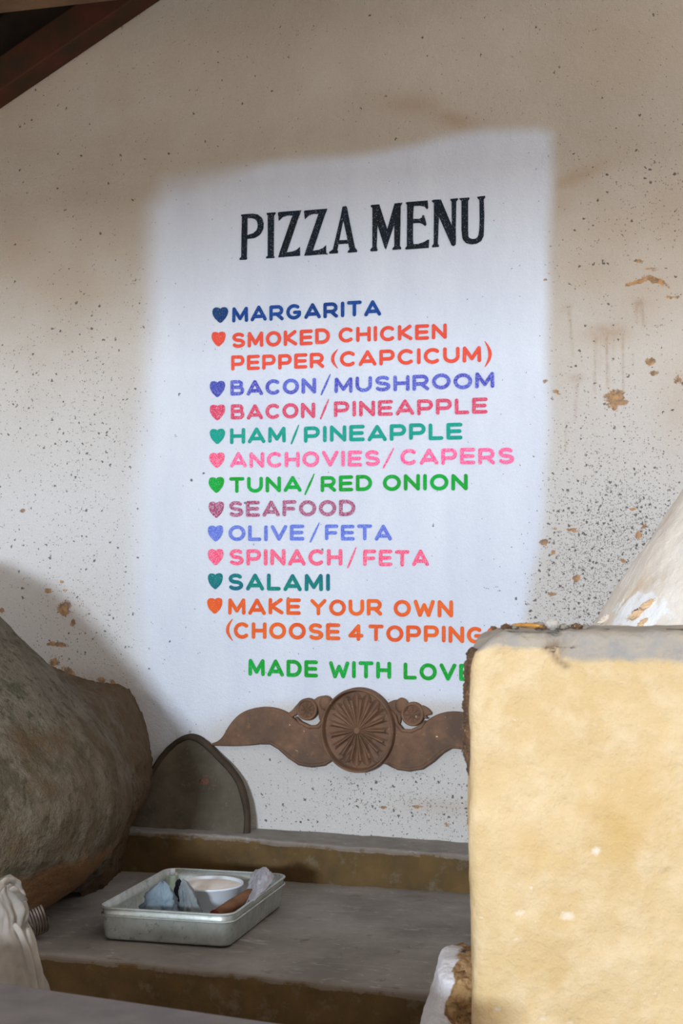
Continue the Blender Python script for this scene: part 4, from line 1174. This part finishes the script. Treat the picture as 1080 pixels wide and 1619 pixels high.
ro = mesh('roll_end', vs, fs, simple('dark_red_end', (120, 40, 36), (90, 34, 30), 20, .001), rl); ro['label'] = 'dark red end'
# small pale green plastic cap at the back left of the tub
p = at_z(272, 1404, zi + .030)
gc = empty('green_bottle', (p.x, p.y, zi), 'small pale green plastic bottle at the left of the white tub', 'bottle')
hh_ = at_d(272, 1374, (p - CAM).dot(FW)).z - zi
loft('bottle_body', [(circ(.0085, 20), 0), (circ(.0095, 20), .003), (circ(.0095, 20), hh_ * .72), (circ(.0075, 20), hh_ * .80)], M_GREEN, gc)
loft('bottle_cap', [(circ(.0085, 20), hh_ * .79), (circ(.0088, 20), hh_ * .98), (circ(.007, 20), hh_)], M_TUB, gc)
# clear plastic film hanging over the back right rim
film_px = [  # rows from far/top to near/bottom, pixel + height above the tray floor
    [((398, 1378), .074), ((408, 1374), .090), ((420, 1370), .102), ((426, 1376), .098), ((434, 1384), .084)],
    [((394, 1390), .070), ((404, 1386), .082), ((413, 1380), .098), ((423, 1386), .096), ((432, 1392), .082)],
    [((391, 1402), .060), ((399, 1398), .074), ((408, 1392), .090), ((416, 1398), .090), ((424, 1402), .082)],
    [((388, 1416), .046), ((394, 1412), .060), ((402, 1406), .078), ((408, 1410), .084), ((414, 1412), .082)],
    [((384, 1434), .030), ((388, 1430), .044), ((393, 1424), .062), ((399, 1424), .078), ((403, 1424), .082)]]
ctl = [[at_z(q[0], q[1], zi + hz_) for q, hz_ in row] for row in film_px]
def bil(ctl, s, t):
    m, n = len(ctl) - 1, len(ctl[0]) - 1
    i = min(int(s * m), m - 1); j = min(int(t * n), n - 1); a, b = s * m - i, t * n - j
    return (ctl[i][j] * (1 - a) + ctl[i + 1][j] * a) * (1 - b) + (ctl[i][j + 1] * (1 - a) + ctl[i + 1][j + 1] * a) * b
vs, fs = [], []; n_ = 36
for i in range(n_ + 1):
    for j in range(n_ + 1):
        v = bil(ctl, i / n_, j / n_); v.z += .004 * fbm((i * .25, j * .25, 2), 3); v.x += .003 * fbm((i * .2, j * .2, 9), 3); vs.append(v)
for i in range(n_):
    for j in range(n_): fs.append((i * (n_ + 1) + j, (i + 1) * (n_ + 1) + j, (i + 1) * (n_ + 1) + j + 1, i * (n_ + 1) + j + 1))
fm = mesh('plastic_film', vs, fs, M_FILM); m_ = fm.modifiers.new('thick', 'SOLIDIFY'); m_.thickness = .0006
tag(fm, 'clear crumpled plastic film hanging over the back right tray corner', 'plastic film')

# ------------------------------------------------------------ sack and coil at lower left
sa = at_d(-32, 1500, 2.95); SA = (sa.x, sa.y)
sp_ = profile(SA, [(12, 1388), (27, 1391), (31, 1403), (40, 1416), (46, 1432), (47, 1450), (46, 1462), (53, 1472), (60, 1492), (65, 1520), (70, 1545), (74, 1570), (80, 1620), (92, 1760), (100, 1900)])
zs = max(p[0] for p in sp_)
vs, fs = [], []; nj, na = 170, 220
sack = empty('cloth_sack', (SA[0], SA[1], 0), 'pale grey cloth sack with folds at the lower left edge', 'sack')
rows_z = [0 + (zs) * (j / nj) ** .8 for j in range(nj + 1)]
for z in rows_z:
    r = sum(interp(sp_, z + d) for d in (-.006, 0, .004)) / 3
    g = 1 - sstep(zs - .35, zs - .08, z)
    for i in range(na):
        a = 2 * PI * i / na
        f_ = (.006 * math.sin(a * 15 + 1.2 * math.sin(z * 9) + 3 * noise.noise(Vector((math.cos(a) * 2, math.sin(a) * 2, z * 3)))) + .003 * math.sin(a * 31 + z * 5)) * (.25 + .75 * g)
        f_ += .012 * fbm((math.cos(a) * 3, math.sin(a) * 3, z * 12), 3) * (1 - .5 * g)
        rr = r + f_ - .004
        vs.append(Vector((SA[0] + rr * math.cos(a), SA[1] + rr * math.sin(a), z + (0.0 if z < zs - .02 else .010 * math.sin(a * 3 + 1)))))
for j in range(nj):
    for i in range(na):
        i2 = (i + 1) % na; fs.append((j * na + i, j * na + i2, (j + 1) * na + i2, (j + 1) * na + i))
fs.append(tuple(reversed(range(na)))); fs.append(tuple(range(nj * na, (nj + 1) * na)))
mesh('sack_body', vs, fs, M_SACK, sack)
# folded flap on top
def flap(pxs, d0, rad):
    P = [at_d(x, y, d0 + k_) for (x, y), k_ in pxs]; P2 = []
    for i in range(len(P) - 1):
        for t in (0, .25, .5, .75): P2.append(P[i].lerp(P[i + 1], t))
    P2.append(P[-1]); vs, fs = [], []
    for i, p in enumerate(P2):
        d = (P2[min(i + 1, len(P2) - 1)] - P2[max(i - 1, 0)]).normalized(); s2 = d.cross(FW).normalized()
        rr = rad * (1 + .25 * fbm((i * .4, 1, 1))) * (.5 if i in (0, len(P2) - 1) else 1)
        for k_ in range(10):
            a = 2 * PI * k_ / 10; vs.append(p + s2 * rr * math.cos(a) + FW * rr * .7 * math.sin(a))
    for i in range(len(P2) - 1):
        for k_ in range(10):
            k2 = (k_ + 1) % 10; fs.append((i * 10 + k_, i * 10 + k2, (i + 1) * 10 + k2, (i + 1) * 10 + k_))
    fs.append(tuple(range(10))); fs.append(tuple(reversed(range((len(P2) - 1) * 10, len(P2) * 10))))
    o = mesh('fold', vs, fs, M_SACK, sack); finish(o, sub=1); return o
D0 = (Vector((SA[0], SA[1], zs)) - CAM).dot(FW)
flap([((-12, 1412), -.11), ((-2, 1402), -.11), ((8, 1394), -.09), ((18, 1392), -.07), ((27, 1395), -.05), ((30, 1408), -.04), ((38, 1420), -.04)], D0, .009)
flap([((18, 1402), -.12), ((24, 1408), -.11), ((32, 1416), -.08), ((40, 1425), -.05)], D0, .008)
flap([((22, 1460), -.13), ((32, 1475), -.13), ((42, 1500), -.13), ((50, 1530), -.13), ((55, 1560), -.13), ((60, 1620), -.13)], D0, .007)
flap([((44, 1466), -.07), ((52, 1490), -.08), ((58, 1520), -.09), ((64, 1555), -.09), ((70, 1610), -.09)], D0, .008)

cc0 = at_d(38, 1470, 3.50); cc0.z = zbench
co = empty('wire_coil', (cc0.x, cc0.y, zbench), 'tarnished wire coil lying behind the cloth sack', 'coil')
R_c, rw_ = .043, .0034
P = []
c1_ = at_d(40, 1440, (cc0 - CAM).dot(FW)); c2_ = at_d(66, 1432, (cc0 - CAM).dot(FW) + .03)
c1_.z = zbench + R_c + rw_ + .002; c2_.z = c1_.z + .012
axd = (c2_ - c1_).normalized(); e2_ = axd.cross(Vector((0, 0, 1))).normalized(); e3_ = e2_.cross(axd)
TN = 6; NP = TN * 28
for i in range(NP + 1):
    a = 2 * PI * i / 28; P.append(c1_.lerp(c2_, i / NP) + e2_ * R_c * math.cos(a) * .75 + e3_ * R_c * math.sin(a))
vs, fs = [], []
for i, p in enumerate(P):
    d = (P[min(i + 1, NP)] - P[max(i - 1, 0)]).normalized(); s2 = d.cross(axd).normalized(); u2 = s2.cross(d)
    for k_ in range(8):
        a = 2 * PI * k_ / 8; vs.append(p + s2 * rw_ * math.cos(a) + u2 * rw_ * math.sin(a))
for i in range(NP):
    for k_ in range(8):
        k2 = (k_ + 1) % 8; fs.append((i * 8 + k_, i * 8 + k2, (i + 1) * 8 + k2, (i + 1) * 8 + k_))
mesh('coil_wire', vs, fs, M_COIL, co)
